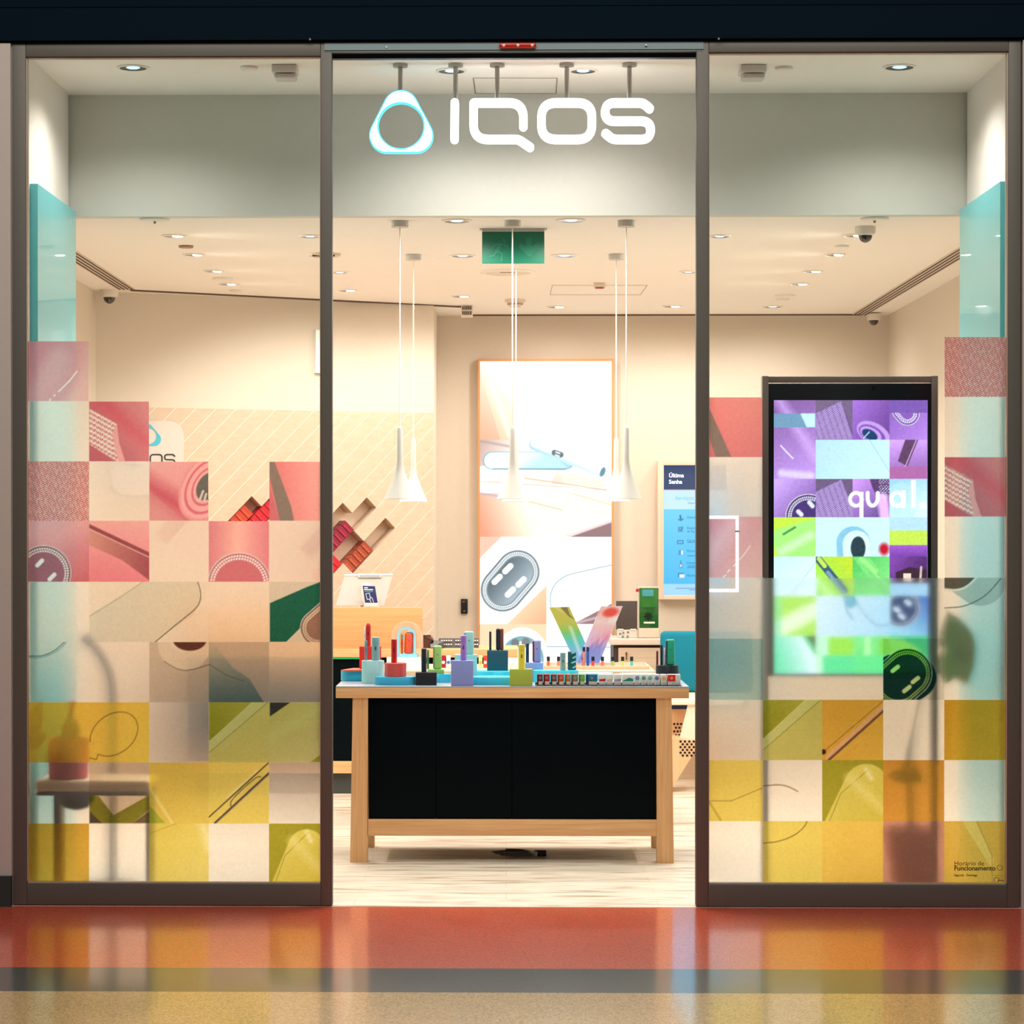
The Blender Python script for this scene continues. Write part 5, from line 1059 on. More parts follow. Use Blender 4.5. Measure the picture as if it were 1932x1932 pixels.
A.cell(1031, 1013, 1156, 1178).grad(A.all(), (226, 238, 240), (252, 252, 250), 1090, 1015, 1090, 1060).f(A.poly([(1080, 1178), (1154, 1139), (1156, 1178)]), (134, 104, 106)).f(A.line([(1085, 1176), (1154, 1158)], 4, 3), (190, 170, 180))
A.f(A.poly([(1048, 1090), (1090, 1080), (1154, 1066), (1154, 1139), (1080, 1160), (1052, 1160), (1038, 1130), (1040, 1105)]), (252, 252, 250)).f(A.line([(1154, 1066), (1085, 1081), (1070, 1085.5), (1058, 1092), (1048, 1101), (1042, 1111), (1038.5, 1123), (1038, 1136), (1041, 1150)], 1.3), (70, 130, 140))
A.cell(905, 1178, 1031, 1262).f(A.all(), (246, 200, 164)).f(A.ell(985, 1240, 50, 56), (250, 250, 250)).f(A.ell(985, 1244, 41, 44), (110, 160, 172)).f(A.ell(985, 1246, 36, 36), (230, 240, 240)).f(A.ell(972, 1214, 8, 9), (100, 110, 116)).f(A.ell(992, 1212, 8, 9), (110, 116, 120)).cell(1031, 1178, 1156, 1262).f(A.all(), (252, 252, 252)).f(A.line([(1031, 1220), (1156, 1221)], 1.5), (80, 140, 146))
pr = grid_mesh('poster_print', A, at_plane(yb_), attr_mat('poster_glow', em=1.25), t)
GL = M((196, 206, 212), .4, em=.9)
b = B()
for L, rad, cl in (([(1104, 1126), (1106, 1134)], 0, False), ([(1118, 1130), (1117, 1121), (1108, 1123), (1110, 1133), (1118, 1131), (1121, 1134)], [0, 3, 2, 3, 1, 0], False), ([(1127, 1119), (1131, 1118), (1133, 1128), (1123, 1130), (1121, 1120)], [0, 3, 3, 3, 3], True), ([(1148, 1115), (1137, 1117), (1138, 1122), (1147, 1121), (1148, 1126), (1138, 1127.5)], [0, 2, 2, 2, 2, 0], False)):
    b.stroke([P(v.x, v.y, yb_-.002) for v in rpath(L, rad, cl)], .9*sc(yb_), yb_-.003, yb_-.001, cl)
O('lettering', b, GL, t, smooth=False)
O('back_panel', B().box(fx[1], fx[2], yb_+.004, 6.799, fz_[1], fz_[2]), M((230, 226, 220), .6), t, smooth=False)
# wall switch
x, z = P(876, 1144, 6.78); t = T('wall_switch', (x, 6.79, z), 'small black card reader on the back wall left of the lightbox', 'switch'); w = 6.5*sc(6.78)
O('plate', B().box(x-w, x+w, 6.77, 6.8, z-14*sc(6.78), z+14*sc(6.78), .004), M((22, 22, 24), .3), t); O('light', B().box(x-w*.5, x+w*.1, 6.768, 6.772, z+.03, z+.034), M((200, 40, 60), .3, em=1), t); O('mark', B().box(x-w*.3, x+w*.3, 6.768, 6.772, z-.034, z-.031), M((200, 200, 200), .3), t)
# white slab added in place of a reflection in the left glass
s_, z = onwall(612, 664); b = B(); q = [(s_-.07, z-.14), (s_+.04, z-.14), (s_+.04, z+.14), (s_-.07, z+.14)]; b.poly([ww(a, c, -.03) for a, c in q], [ww(a, c, -.001) for a, c in q])
tag(O('reflection_slab', b, M((240, 244, 242), .4), smooth=False), 'slim white slab standing in for a reflection beside the left door stile', 'reflection')
# ticket screen
yt = 6.70; X = lambda p: PX(p, yt, 1000); Z = lambda p: PZ(p, yt, 1290)
t = T('ticket_screen', (X(1310), 6.79, Z(1131)), 'blue queue ticket screen in a pale wooden frame on the back wall', 'screen')
O('frame', B().box(X(1240.5), X(1252), yt-.03, 6.799, Z(1131), Z(869), .004).box(X(1370), X(1380), yt-.03, 6.799, Z(1131), Z(869), .004).box(X(1252), X(1370), yt-.03, 6.799, Z(1131), Z(1123), .002).box(X(1252), X(1370), yt-.03, 6.799, Z(878), Z(869), .002), M((232, 206, 184), .5), t)
A = Art(1251.5, 877.5, 1371, 1123.5, 1.5, (96, 204, 246)); A.cell(0, 0, 3000, 3000)
A.f(A.rect(1250, 877, 1380, 924), (22, 56, 104)).f(A.rect(1250, 924, 1380, 925.5), (200, 110, 110)).f(A.rect(1250, 925.5, 1380, 961), (196, 232, 252)).grad(A.rect(1250, 961, 1380, 1102), (110, 208, 246), (70, 186, 240), 1260, 961, 1260, 1102).f(A.rect(1250, 1102, 1380, 1124), (160, 214, 248))
def ico(m): A.f(m, (20, 80, 140))
ico(A.line([(1280, 980), (1285, 982), (1289, 979)], 1.6)); ico(A.line([(1283.5, 973), (1284.5, 979)], 2.6)); ico(A.line([(1280.5, 995), (1287, 995), (1287, 1002.5), (1280.5, 1002.5), (1280.5, 995)], 1.1)); ico(A.line([(1282, 998), (1284, 1000.5), (1288, 994.5)], 1))
ico(A.line([(1278.5, 1020), (1289, 1020), (1289, 1025.5), (1278.5, 1025.5), (1278.5, 1020)], 1.2)); ico(A.line([(1281.5, 1039), (1284, 1039), (1284, 1046), (1281.5, 1046), (1281.5, 1039)], 1)); A.f(A.rect(1285, 1038.5, 1287.5, 1047), (240, 250, 255))
ico(A.line([(1284.5, 1058), (1284.5, 1064)], 1)); A.f(A.rect(1282.5, 1064, 1286.5, 1071), (240, 250, 255)); ico(A.line([(1282.5, 1064), (1286.5, 1064), (1286.5, 1071), (1282.5, 1071), (1282.5, 1064)], .9)); ico(A.line([(1280, 1082), (1289, 1082), (1289, 1087.5), (1280, 1087.5), (1280, 1082)], 1.1)); A.f(A.rect(1282.5, 1084.5, 1291, 1089.5), (240, 250, 255))
for yy in (981.5, 1023, 1046, 1048.5, 1068, 1070.5): A.f(A.rect(1297, yy, 1313, yy+.9), (30, 100, 160), .7)
A.f(A.rect(1275, 1110, 1340, 1110.8), (60, 110, 160), .6).f(A.rect(1300, 1112.5, 1340, 1113.3), (60, 110, 160), .6)
scn = grid_mesh('screen', A, at_plane(yt), attr_mat('ticket_glow', em=1.0), t)
O('screen_housing', B().box(X(1251.5), X(1371), yt+.003, 6.799, Z(1123.5), Z(877.5)), M((40, 44, 50), .5), t, smooth=False)
TW = M((240, 250, 255), .4, em=1.2); TB = M((20, 84, 150), .4, em=.6); TC = M((60, 160, 210), .4, em=.7)
def tt(s, px, py, h, m, bold=0): x, z = P(px, py, yt-.003); text('lettering', s, h*sc(yt)/.72, x, z, yt-.002, m, t, ext=.0005, bold=bold)
tt('Última', 1262, 900.5, 7.6, TW, .0005); tt('Senha', 1262, 912.5, 7.6, TW, .0005); tt('Serviços', 1274, 943, 7.6, TC); tt('Dispon', 1298, 950.5, 3.2, TB)
for s, y_ in (('Demo', 978), ('Expos', 998), ('de Eq', 1004.5), ('Carre', 1021.5), ('Perso', 1041.5), ('Limpe', 1064), ('Apoio', 1087.5)): tt(s, 1296, y_, 4.6, TB)

# ---- right unit
yu = 5.9; X = lambda p: PX(p, yu, 1210); Z = lambda p: PZ(p, yu, 1200)
t = T('side_cabinet', (X(1205), 6.2, 0), 'pale cabinet with a cream worktop under the green dispenser', 'cabinet')
O('worktop', B().box(X(1152), X(1254), yu, 6.45, Z(1217), Z(1205.5), .004), M((226, 208, 192), .45), t); O('body', B().box(X(1158), X(1250), yu+.04, 6.43, .001, Z(1217)), M((60, 44, 40), .6), t, smooth=False)
O('door', B().box(X(1167), X(1246), yu+.022, yu+.04, .05, Z(1222.5), .002), PALEW, t); O('key', B().tube([(X(1182), yu+.02, Z(1232)), (X(1182), yu+.0, Z(1232)), (X(1182), yu-.004, Z(1245))], .006, 8), M((150, 96, 60), .3, .7), t)
ZU2 = Z(1205.5); y = 6.02; X = lambda p: PX(p, y, 1160); Z = lambda p: PZ(p, y, 1200)
t = T('green_dispenser', (X(1224), y, ZU2), 'tall green display dispenser with a cream base on the side cabinet', 'dispenser')
O('body', B().box(X(1206.5), X(1242.5), y, y+.12, Z(1185), Z(1109), .004), M((36, 94, 34), .25, coat=.5), t); O('base', B().box(X(1204.5), X(1244), y-.01, y+.13, ZU2+.001, Z(1185), .008), M((214, 200, 178), .4), t)
O('upper_panel', B().box(X(1208), X(1241), y-.004, y, Z(1146), Z(1110), .001), M((52, 120, 50), .2), t); O('handle', B().box(X(1214.5), X(1235.5), y-.012, y, Z(1176.5), Z(1173), .002), M((232, 230, 210), .3), t)
pts = [(X(1223)+.026*(1+.25*math.cos(8*q))*math.cos(q), Z(1163)+.026*(1+.25*math.cos(8*q))*math.sin(q)) for q in np.linspace(0, 2*PI, 64, endpoint=False)]; O('emblem', B().prism(pts, y-.003, y), M((14, 40, 20), .3), t, smooth=False)
O('cap', B().box(X(1200), X(1205.5), y+.01, y+.05, Z(1117), Z(1111), .003), M((206, 40, 40), .3), t); O('blue_window', B().box(X(1211.5), X(1233), y-.006, y-.003, Z(1125), Z(1112.5), .001), M((80, 160, 170), .2), t); O('lid', B().box(X(1203), X(1244), y-.004, y+.124, Z(1109.5), Z(1107.5)), M((206, 214, 200), .3), t)
t = T('menu_board', (X(1182), y, ZU2), 'dark grey upright board with white clips on the side cabinet', 'display board')
O('board', B().box(X(1162.5), X(1202.5), y, y+.015, Z(1188), Z(1134), .002), M((74, 62, 58), .6, var=.2), t); O('stand', B().box(X(1165), X(1201), y+.0, y+.05, ZU2+.001, Z(1188), .002), M((222, 210, 196), .3), t)
for a in (1165, 1189): O('clip', B().box(X(a), X(a+11), y-.006, y, Z(1189), Z(1186.5), .001), M((244, 236, 226), .4), t)
b = B()
for a, c in ((1168, 1194), (1174, 1192), (1183, 1191), (1173, 1199), (1182, 1199)): b.box(X(a), X(a+4), y-.002, y, Z(c+4), Z(c))
O('labels', b, M((120, 130, 134), .4), t, smooth=False)
# teal bench back
y = 5.35; X = lambda p: PX(p, y, 1250); Z = lambda p: PZ(p, y, 1280)
t = T('teal_sofa', (X(1310), y, 0), 'teal upholstered bench back behind the right end of the front table', 'sofa')
O('backrest', B().box(X(1247.5), X(1420), y, y+.14, Z(1306), Z(1192), .03), M((0, 126, 150), .9, name='teal_fabric'), t); O('seat_edge', B().box(X(1250), X(1420), y-.1, y+.14, Z(1318), Z(1306.5), .004), M((240, 222, 200), .5), t)
O('base', B().box(X(1258), X(1415), y-.02, y+.14, .001, Z(1318)), PALEW, t, smooth=False)
# low table with slanted leg and perforated stools
y = 4.7; X = lambda p: PX(p, y, 1350); Z = lambda p: PZ(p, y, 1300)
t = T('low_table', (X(1310), y, 0), 'cream low table with a broad slanted side panel at the right of the doorway', 'table')
O('tabletop', B().box(X(1262), X(1400), y-.02, y+.4, Z(1330), Z(1319), .006), M((240, 226, 206), .5), t)
O('side_panel', B().prism([(X(1298), Z(1330)), (X(1335), Z(1330)), (X(1312), Z(1400)), (X(1281), Z(1400))], y, y+.03), M((240, 224, 204), .5), t, smooth=False)
def perf(nm, px, y, label, quad, rows, cx0, cy0, dx, dy, rr, nx=5):
    X = lambda p: PX(p, y, 1400); Z = lambda p: PZ(p, y, 1300)
    t = T('perforated_stool', (X(px), y, 0), label, 'stool', 'perforated plywood stools')
    b = B(); b.prism([(X(a), Z(c)) for a, c in quad], y, y+.3); O('body', b, wood((226, 174, 128), (234, 186, 142), 2, 3, name='plywood'), t, smooth=False)
    for j in range(rows):
        for i in range(nx):
            ax = cx0+i*dx+(j % 2)*dx/2; ay = cy0+j*dy
            b = B(); r_ = rr*sc(y); pts = [(X(ax)+r_*math.cos(q), Z(ay)+r_*math.sin(q)) for q in np.linspace(0, 2*PI, 16, endpoint=False)]; b.prism(pts, y-.0015, y+.004); O('hole', b, M((26, 18, 22), .6), t, smooth=False)
ys_ = FL(1300, 1484)[1]
perf('a', 1295, 4.55, 'perforated plywood stool tapering to the floor, nearer one', [(1262, 1392), (1322, 1400), (1268, 1487), (1255, 1487)], 6, 1284, 1399, 8.3, 5.3, 2.4, 4)
perf('b', 1275, 5.0, 'perforated plywood stool half behind the table leg, farther one', [(1262, 1338), (1301, 1338), (1300, 1352), (1280, 1402), (1262, 1402)], 4, 1272, 1366, 6.5, 7.0, 2.2, 4)
y = 4.98; X = lambda p: PX(p, y, 1350); Z = lambda p: PZ(p, y, 1300)
tag(O('stool_cushion', B().box(X(1260), X(1300), y, y+.3, Z(1338), Z(1330.5), .004), M((24, 44, 82), .7)), 'flat navy cushion on the farther perforated stool', 'cushion')

# ================================================================== DISPLAY TOTEM BEHIND THE RIGHT GLASS
yo = .26; X = lambda p: PX(p, yo, 1000); Z = lambda p: PZ(p, yo, 1600)
t = T('digital_totem', (X(1604), yo, 0), 'tall grey framed digital display showing purple and green product mosaics', 'digital display')
GF = M((150, 138, 128), .4, .3, name='totem_metal')
for a, c in ((1438, 1450), (1757.5, 1769.5)): O('post', B().box(X(a), X(c), yo, yo+.06, .001, Z(709), .002), GF, t)
O('top_bar', B().box(X(1450), X(1757.5), yo+.005, yo+.05, Z(721), Z(710), .002), GF, t); O('base_plate', B().box(X(1438), X(1769.5), yo-.06, yo+.2, .001, .012, .002), GF, t)
O('bezel', B().box(X(1450.5), X(1757), yo+.012, yo+.055, Z(1276), Z(723), .003), M((18, 20, 24), .25), t)
O('camera', B().lathe([(.008, 0), (.008, .004)], tuple(ORG[t.name]), 16), M((6, 6, 10), .1), t).matrix_local = Matrix.Translation(Vector((X(1648), yo+.013, Z(732)))-ORG[t.name]) @ Matrix.Rotation(PI/2, 4, 'X')
A = Art(1460, 755, 1750, 1271, 1.45, (150, 120, 200)); C = [1460, 1538.5, 1609, 1678.5, 1750]; R = [755, 829, 903.5, 976, 1050, 1124, 1199, 1271]
PU = (150, 112, 196); LB = (196, 232, 250); GRN_ = (150, 222, 96)
def c(i, j, i2=None, j2=None): return A.cell(C[j], R[i], C[(j2 or j)+1], R[(i2 or i)+1])
c(0, 0, 2, 0).grad(A.all(), (124, 88, 150), (190, 150, 232), 1460, 760, 1530, 900).f(A.cap(1470, 755, 1538, 860, 9, 12), (206, 170, 240), .7).f(A.rect(1460, 780, 1538, 806), (110, 150, 180)).f(A.poly([(1510, 780), (1538, 780), (1538, 806), (1522, 806)]), (190, 226, 240)).f(A.line([(1473, 841), (1496, 865)], 2), (240, 244, 255)).f(A.cap(1475, 893, 1530, 898, 7, 6), (226, 220, 250), .7)
c(2, 0).grad(A.all(), (120, 84, 160), (196, 160, 236), 1538, 960, 1480, 900).led(1525, 975, 1530, 980, 40, body=(70, 50, 110), rim=(60, 50, 100)); A.f(A.cap(1527, 948, 1533, 955, 4), (214, 220, 250)).f(A.cap(1506, 965, 1512, 971, 4), (214, 220, 250))
c(0, 1).f(A.all(), (116, 96, 130)).f(A.poly([(1539, 780), (1587, 757), (1609, 829), (1539, 829)]), (176, 150, 206))
tw = A.poly([(1539, 780), (1587, 757), (1609, 812), (1609, 829), (1539, 829)]); A.f(tw*(np.sin((A.X+A.Y*1.2)*2*PI/5) > .2), (96, 70, 136), .7)
c(2, 1).f(A.all(), (106, 88, 124)); tw = A.poly([(1539, 928), (1587, 905), (1609, 960), (1609, 977), (1539, 977)]); A.f(tw, (176, 150, 206)).f(tw*(np.sin((A.X+A.Y*1.2)*2*PI/5) > .2), (96, 70, 136), .7)
c(0, 2).grad(A.all(), (160, 110, 210), (110, 70, 150), 1612, 760, 1678, 800).f(A.ell(1648, 818, 34, 20, 28), (190, 150, 226)).f(A.ell(1645, 819, 27, 15, 28), (120, 80, 170)).f(A.ell(1643, 819, 22, 12, 28), (190, 150, 230)).f(A.ell(1641, 820, 16, 9, 28), (24, 60, 100)).f(A.cap(1630, 826, 1640, 815, 1), (180, 220, 240))
c(0, 3).grad(A.all(), (130, 90, 180), (176, 130, 220), 1680, 760, 1740, 829).led(1705, 772, 1712, 780, 20, body=(130, 90, 180), rim=(90, 60, 140)); A.f(A.rect(1678, 755, 1750, 779), (120, 84, 170))
c(1, 1, 1, 2).grad(A.all(), (176, 214, 240), (196, 236, 250), 1540, 830, 1670, 900).f(A.line([(1640, 829), (1678, 890)], 1), (130, 180, 210))
c(1, 3).grad(A.all(), (206, 160, 240), (140, 96, 170), 1690, 830, 1700, 900).f(A.poly([(1716, 806), (1742, 806), (1712, 880), (1694, 870)]), (92, 62, 96)).f(A.line([(1738, 808), (1708, 880)], 1.6), (220, 180, 230)).f(A.rect(1678, 880, 1750, 904), (170, 100, 160))
c(2, 2).grad(A.all(), (206, 150, 240), (90, 70, 130), 1612, 905, 1676, 975).f(A.ell(1660, 905, 18, 40, -15), (90, 60, 110)).f(A.cap(1665, 940, 1670, 975, 10, 5), (226, 180, 240)); A.f(A.rect(1658, 905, 1680, 940)*(np.sin(A.Y*1.8) > 0)*(np.sin((A.X+A.Y)*1.1) > 0), (220, 220, 240), .8)
c(2, 3).grad(A.all(), (150, 200, 240), (206, 236, 250), 1680, 905, 1700, 970).f(A.ell(1700, 950, 30, 40), (176, 220, 246), .6)
c(3, 0).f(A.all(), (190, 224, 70)).f(A.poly([(1460, 1000), (1538, 978), (1538, 1050), (1470, 1050), (1460, 1030)]), (160, 232, 120)).f(A.cap(1478, 1008, 1500, 995, 2), (70, 140, 70)).f(A.cap(1475, 1040, 1530, 1010, 8, 8), (200, 246, 190), .8)
c(3, 1, 3, 2).f(A.all(), LB).f(A.cap(1610, 1025, 1612, 1060, 32), (130, 190, 220)).f(A.cap(1616, 1027, 1618, 1060, 26), (206, 236, 248)).f(A.ell(1619, 1034, 14, 22), (40, 60, 70)).f(A.ell(1668, 1036, 9, 11, 0, 5), (190, 20, 40))
c(3, 3).f(A.all(), (176, 214, 244)).f(A.rect(1678, 1001, 1750, 1028), (190, 222, 80)).grad(A.rect(1678, 1028, 1750, 1052), (160, 90, 200), (110, 60, 160), 1680, 1028, 1680, 1052)
c(4, 0).grad(A.all(), (190, 240, 240), (220, 240, 255), 1460, 1052, 1530, 1120).f(A.line([(1492, 1124), (1538, 1062)], 1), (150, 190, 220))
c(4, 1).grad(A.all(), (186, 214, 50), (150, 226, 90), 1600, 1060, 1540, 1110).f(A.cap(1540, 1050, 1592, 1114, 7), (50, 90, 110)).f(A.cap(1545, 1054, 1556, 1068, 4), (190, 220, 90)).f(A.cap(1562, 1080, 1592, 1118, 3.5), (120, 150, 180)).f(A.cap(1540, 1095, 1565, 1122, 8, 8), (196, 246, 150), .8)
c(4, 2).grad(A.all(), (80, 190, 90), (130, 224, 130), 1610, 1052, 1660, 1110).f(A.poly([(1609, 1052), (1640, 1052), (1678, 1095), (1678, 1124), (1665, 1124)]), (120, 214, 120)).f(A.line([(1622, 1052), (1678, 1112)], 1.6), (180, 240, 160)).f(A.cap(1625, 1055, 1652, 1078, 4), (150, 230, 130))
c(4, 3).grad(A.all(), (130, 70, 170), (70, 36, 90), 1680, 1052, 1745, 1090).f(A.poly([(1690, 1080), (1716, 1070), (1750, 1076), (1750, 1098), (1690, 1098)]), (60, 34, 50)).f(A.rect(1704, 1082, 1719, 1096), (226, 206, 190)).f(A.cap(1738, 1070, 1736, 1100, 2), (200, 190, 180)).f(A.rect(1678, 1100, 1750, 1125), (160, 206, 240))
c(5, 0).f(A.all(), (170, 228, 80)).f(A.cap(1460, 1190, 1538, 1150, 16, 10), (226, 246, 210)).f(A.rect(1460, 1124, 1474, 1199), (120, 220, 170), .6)
c(5, 1, 5, 2).grad(A.all(), (214, 236, 250), (170, 216, 246), 1540, 1124, 1676, 1190).f(A.cap(1600, 1124, 1604, 1136, 11), (110, 180, 206)).f(A.line([(1594, 1136), (1598, 1155), (1608, 1167)], 3), (110, 150, 190)).f(A.line([(1609, 1127), (1625, 1152), (1645, 1175), (1660, 1182), (1678, 1177)], 1.2), (50, 90, 130))
c(5, 3).grad(A.all(), (60, 110, 190), (150, 210, 240), 1740, 1130, 1700, 1190).led(1698, 1150, 1702, 1146, 30, body=(40, 52, 110), rim=(40, 70, 140), dot=3, wd=1)
for q in ((1691, 1150), (1712, 1137), (1700, 1163)): A.f(A.cap(q[0]-3, q[1]-2, q[0]+3, q[1]+2, 4), (214, 230, 250))
c(6, 0).grad(A.all(), (90, 222, 170), (216, 244, 250), 1460, 1240, 1520, 1220).f(A.poly([(1519, 1199), (1538, 1199), (1538, 1225)]), (70, 100, 60)).f(A.line([(1515, 1199), (1538, 1232)], 6), (60, 210, 120))
c(6, 1).f(A.all(), (190, 246, 210)).f(A.rect(1561, 1201, 1609, 1236), (150, 228, 60)).f(A.rect(1550, 1236, 1609, 1271), (80, 226, 150))
c(6, 2).f(A.all(), (120, 232, 130)).f(A.rect(1630, 1201, 1640, 1236), (180, 246, 180)).f(A.rect(1656, 1201, 1678, 1236), (120, 214, 60)).f(A.rect(1609, 1236, 1678, 1271), (90, 230, 140))
c(6, 3).f(A.all(), (50, 190, 120)).f(A.poly([(1678, 1203), (1700, 1205), (1730, 1222), (1742, 1240), (1745, 1271), (1678, 1271)]), (130, 226, 90)).f(A.cap(1705, 1250, 1740, 1250, 8, 8), (190, 246, 190))
A.cell(0, 0, 9999, 9999); WT = (252, 254, 250)
A.f(A.ell(1615, 942, 14.5, 15.5)-A.ell(1615, 942, 7.5, 9), WT).f(A.rect(1621, 928, 1628.5, 976), WT)  # lettering of a reflected lit sign, painted into the screen picture
A.f(A.line([(1637, 930), (1637, 945), (1642, 954), (1650, 954), (1656, 945), (1656, 930)], 7), WT).f(A.ell(1693, 942, 15, 16)-A.ell(1693, 942, 7.5, 9), WT).f(A.rect(1701, 926, 1709, 959), WT).f(A.rect(1719, 907, 1727, 959), WT).f(A.ell(1741, 953.5, 6, 6), WT)
A.noise(A.all(), 4)
grid_mesh('screen', A, at_plane(yo+.008), attr_mat('totem_glow', em=1.3), t)

# ================================================================== SHELF, CACTUS AND PLANTS BEHIND THE GLASS
y1 = .05; X = lambda p, y=y1: PX(p, y, 1480); Z = lambda p, y=y1: PZ(p, y, 150)
t = T('side_table', (X(175), y1, 0), 'small cream topped side table carrying the cactus pot behind the left glass', 'table')
ztt = Z(1472); O('tabletop', B().box(X(64), X(283), y1, y1+.3, Z(1495), ztt, .022), M((252, 228, 184), .5), t); O('under_frame', B().box(X(68), X(280), y1+.01, y1+.29, Z(1502), Z(1495.5), .002), M((110, 92, 100), .4), t)
for a in (92, 268): O('leg', B().box(X(a), X(a+9), y1+.12, y1+.14, .001, Z(1502), .002), M((50, 44, 36) if a < 100 else (214, 200, 184), .5), t)
O('leg', B().box(X(92), X(103), y1+.24, y1+.265, .001, Z(1502), .002), M((50, 44, 36), .5), t); O('leg', B().box(X(268), X(277), y1+.24, y1+.26, .001, Z(1502), .002), M((214, 200, 184), .5), t)
O('hanging_bowl', B().lathe([(.02, -.07), (.05, -.06), (.072, -.03), (.078, 0)], (X(137), y1+.12, Z(1503)), 32), M((22, 34, 46), .5), t)
xq = X(130, y1+.1); rq = 38*sc(y1+.1); t = T('potted_cactus', (xq, y1+.1, ztt), 'green cactus with a red flower in a dark red pot on the side table', 'plant')
zp0 = ztt+.001; zp1 = Z(1392, y1+.1)
O('pot', B().lathe([(rq*.94, 0), (rq*.97, .003), (rq, zp1-zp0), (rq*.93, zp1-zp0), (rq*.92, zp1-zp0-.015), (.001, zp1-zp0-.016)], (xq, y1+.1, zp0), 44, close=False), M((200, 40, 58), .5), t)
O('soil', B().lathe([(.001, zp1-zp0-.012), (rq*.92, zp1-zp0-.014)], (xq, y1+.1, zp0), 30, close=False), M((60, 42, 30), .9), t)
def spiky(b, c, r, rz, n, sp):
    for i in range(n):
        a = random.random()*2*PI; u = random.random()*1.7-.7; q = math.sqrt(max(0, 1-min(1, u*u))); d = Vector((q*math.cos(a), q*math.sin(a), u)); p = Vector(c)+Vector((d.x*r, d.y*r, d.z*rz)); b.tube([p-d*.003, p+d*sp], .0012, 4, .0003)
b = B(); cc = (xq+.012, y1+.09, zp1+.035); b.lathe([(.001, -.04)]+[(.036*(math.cos(a)), .045*math.sin(a)) for a in np.linspace(-1.1, 1.5, 12)]+[(.001, .045)], cc, 24, close=False); spiky(b, cc, .036, .045, 260, .009); O('cactus_ball', b, M((66, 130, 44), .7, var=.3), t)
b = B(); cc = (xq+.0, y1+.13, zp1+.05); b.tube([(cc[0]-.005, cc[1], zp1-.01), (cc[0]+.002, cc[1], zp1+.08), (cc[0]+.01, cc[1], zp1+.125)], .017, 14, .010); O('cactus_stem', b, M((44, 84, 36), .7), t)
b = B()
for i in range(9):
    a = i*.7; b.tube([(cc[0]+.01, cc[1], zp1+.12), (cc[0]+.01+.011*math.cos(a), cc[1]+.011*math.sin(a), zp1+.14), (cc[0]+.012+.014*math.cos(a), cc[1]+.014*math.sin(a), zp1+.158)], .006, 6, .002)
O('flower', b, M((222, 50, 54), .6), t)
# bent floor stand
ybn = .62; X = lambda p: PX(p, ybn, 1300); Z = lambda p: PZ(p, ybn, 200)
t = T('bent_stand', (X(212), ybn, 0), 'dark grey floor stand with its neck bent to the left behind the left glass', 'stand')
L = [(X(214), ybn, .02), (X(214), ybn, Z(1310)), (X(210), ybn, Z(1275)), (X(198), ybn, Z(1245)), (X(182), ybn, Z(1222)), (X(168), ybn, Z(1208))]
O('pole', B().tube(L, .018, 16), M((104, 88, 84), .4), t); O('base', B().lathe([(.12, .001), (.12, .012), (.02, .02)], (X(214), ybn, 0), 36), M((80, 68, 64), .4), t); O('head', B().tube([L[-1], (X(160), ybn, Z(1200))], .024, 16), M((104, 88, 84), .4), t)
# plants
def leaf_mesh(b, base, tip, wdt, nrm, curl=.0):
    base = Vector(base); tip = Vector(tip); d = tip-base; s_ = d.cross(Vector(nrm)).normalized(); n = s_.cross(d).normalized(); N_ = 9; L1 = []; M1 = []; R1 = []
    for i in range(N_+1):
        q = i/N_; w = wdt*math.sin(PI*min(1, q**.75))*.5+.001; c_ = base+d*q+n*curl*math.sin(PI*q); L1.append(b.bm.verts.new(c_-s_*w+n*.15*w)); M1.append(b.bm.verts.new(c_)); R1.append(b.bm.verts.new(c_+s_*w+n*.15*w))
    lo = [[b.bm.verts.new(v.co-n*.0012) for v in L_] for L_ in (L1, M1, R1)]
    for i in range(N_):
        for a, c_ in ((L1, M1), (M1, R1)): b.bm.faces.new((a[i], a[i+1], c_[i+1], c_[i]))
        for a, c_ in ((lo[0], lo[1]), (lo[1], lo[2])): b.bm.faces.new((c_[i], c_[i+1], a[i+1], a[i]))
        b.bm.faces.new((L1[i], lo[0][i], lo[0][i+1], L1[i+1])); b.bm.faces.new((R1[i+1], lo[2][i+1], lo[2][i], R1[i]))
LEAF = M((50, 150, 60), .45, name='leaf_green'); LEAF2 = M((140, 180, 56), .5, name='leaf_olive')
yp_ = .34; X = lambda p, y=yp_: PX(p, y, 1300); Z = lambda p, y=yp_: PZ(p, y, 1750)
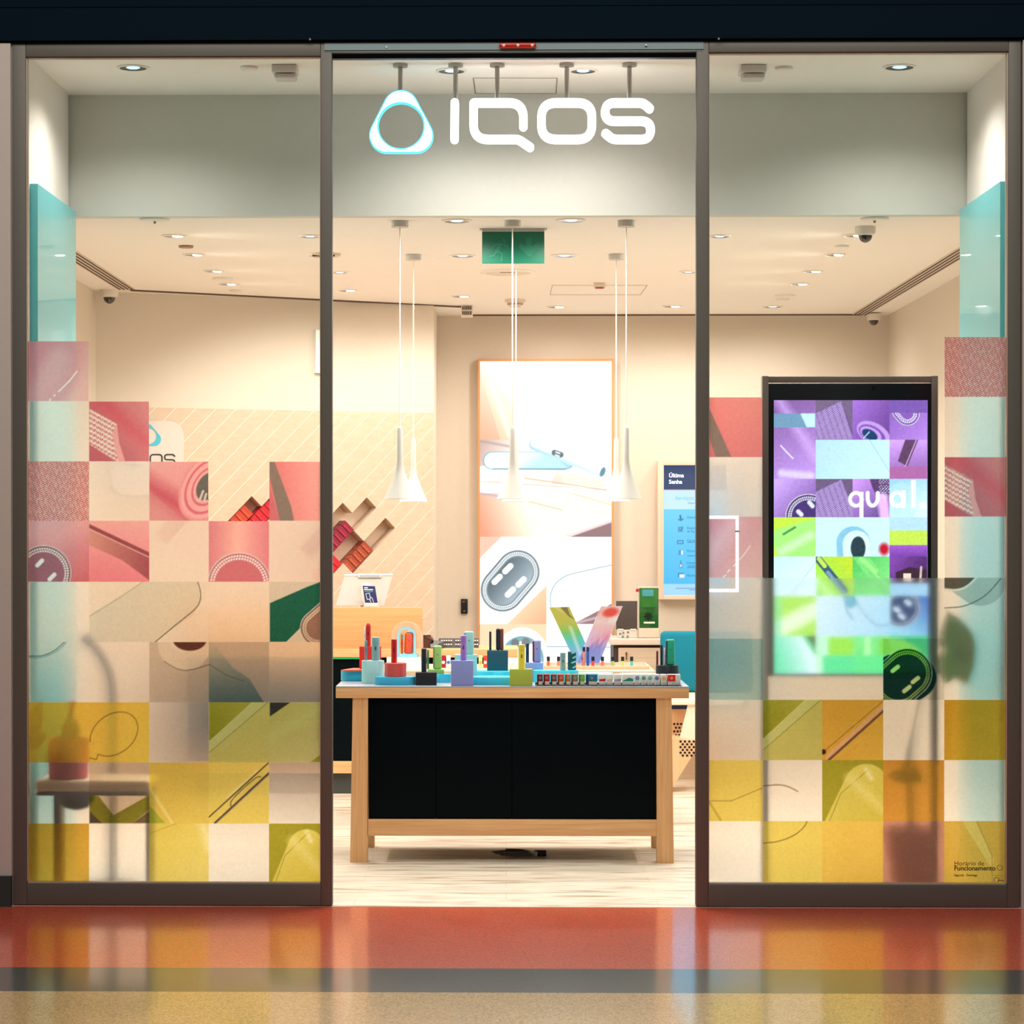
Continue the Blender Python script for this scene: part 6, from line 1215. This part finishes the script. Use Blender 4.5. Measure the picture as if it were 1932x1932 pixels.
xpot = PX(1718, .55); t = T('potted_plant', (xpot, .55, 0), 'tall plant with broad olive leaves in a brown pot beside the digital display', 'plant')
O('pot', B().lathe([(.085, .001), (.12, .25), (.125, .27), (.11, .27), (.10, .24), (.001, .24)], (xpot, .55, 0), 40, close=False), M((176, 92, 66), .6), t); O('soil', B().lathe([(.001, .25), (.105, .245)], (xpot, .55, 0), 24, close=False), M((56, 40, 30), .9), t)
sx_ = PX(1800, .5); zst = PZ(1225, .5)
O('stem', B().tube([(xpot, .55, .24), (xpot-.01, .55, .6), (xpot+.05, .54, .9), (sx_-.02, .5, zst-.05)], .016, 10, .008), M((84, 70, 46), .7), t)
for a, zt_, px_, w_ in ((1785, 1150, 1800, .12), (1830, 1190, 1800, .14), (1770, 1235, 1800, .13), (1820, 1290, 1798, .14), (1800, 1160, 1802, .15), (1780, 1290, 1796, .12)):
    b = B(); leaf_mesh(b, (PX(px_, .5), .5, PZ(1232, .5)), (PX(a, .45), .42, PZ(zt_, .45)), w_, (0, -1, 0), .02); O('leaf', b, LEAF2, t)
for a, zt_ in ((1672, 1462), (1740, 1475), (1700, 1440)):
    b = B(); leaf_mesh(b, (xpot-.005, .54, .5), (PX(a, .42), .42, PZ(zt_, .42)), .08, (0, -1, .2), .02); O('leaf', b, LEAF, t)
xg = PX(47, .2); t = T('green_plant', (xg, .2, 0), 'green broad leafed plant at the far left edge behind the left glass', 'plant')
O('pot', B().lathe([(.028, .001), (.034, .13), (.035, .14), (.03, .14), (.028, .13), (.001, .13)], (xg, .2, 0), 36, close=False), M((120, 90, 60), .6), t); O('stem', B().tube([(xg, .2, .13), (xg+.005, .2, .6), (xg+.005, .2, PZ(1400, .2))], .008, 8, .005), M((70, 90, 40), .7), t)
for a, zt_, w_ in ((66, 1335, .10), (80, 1320, .08), (90, 1385, .08)):
    b = B(); leaf_mesh(b, (xg+.005, .2, PZ(1405, .2)), (PX(a, .17), .17, PZ(zt_, .17)), w_, (0, -1, 0), .01); O('leaf', b, M((30, 160, 70), .5), t)
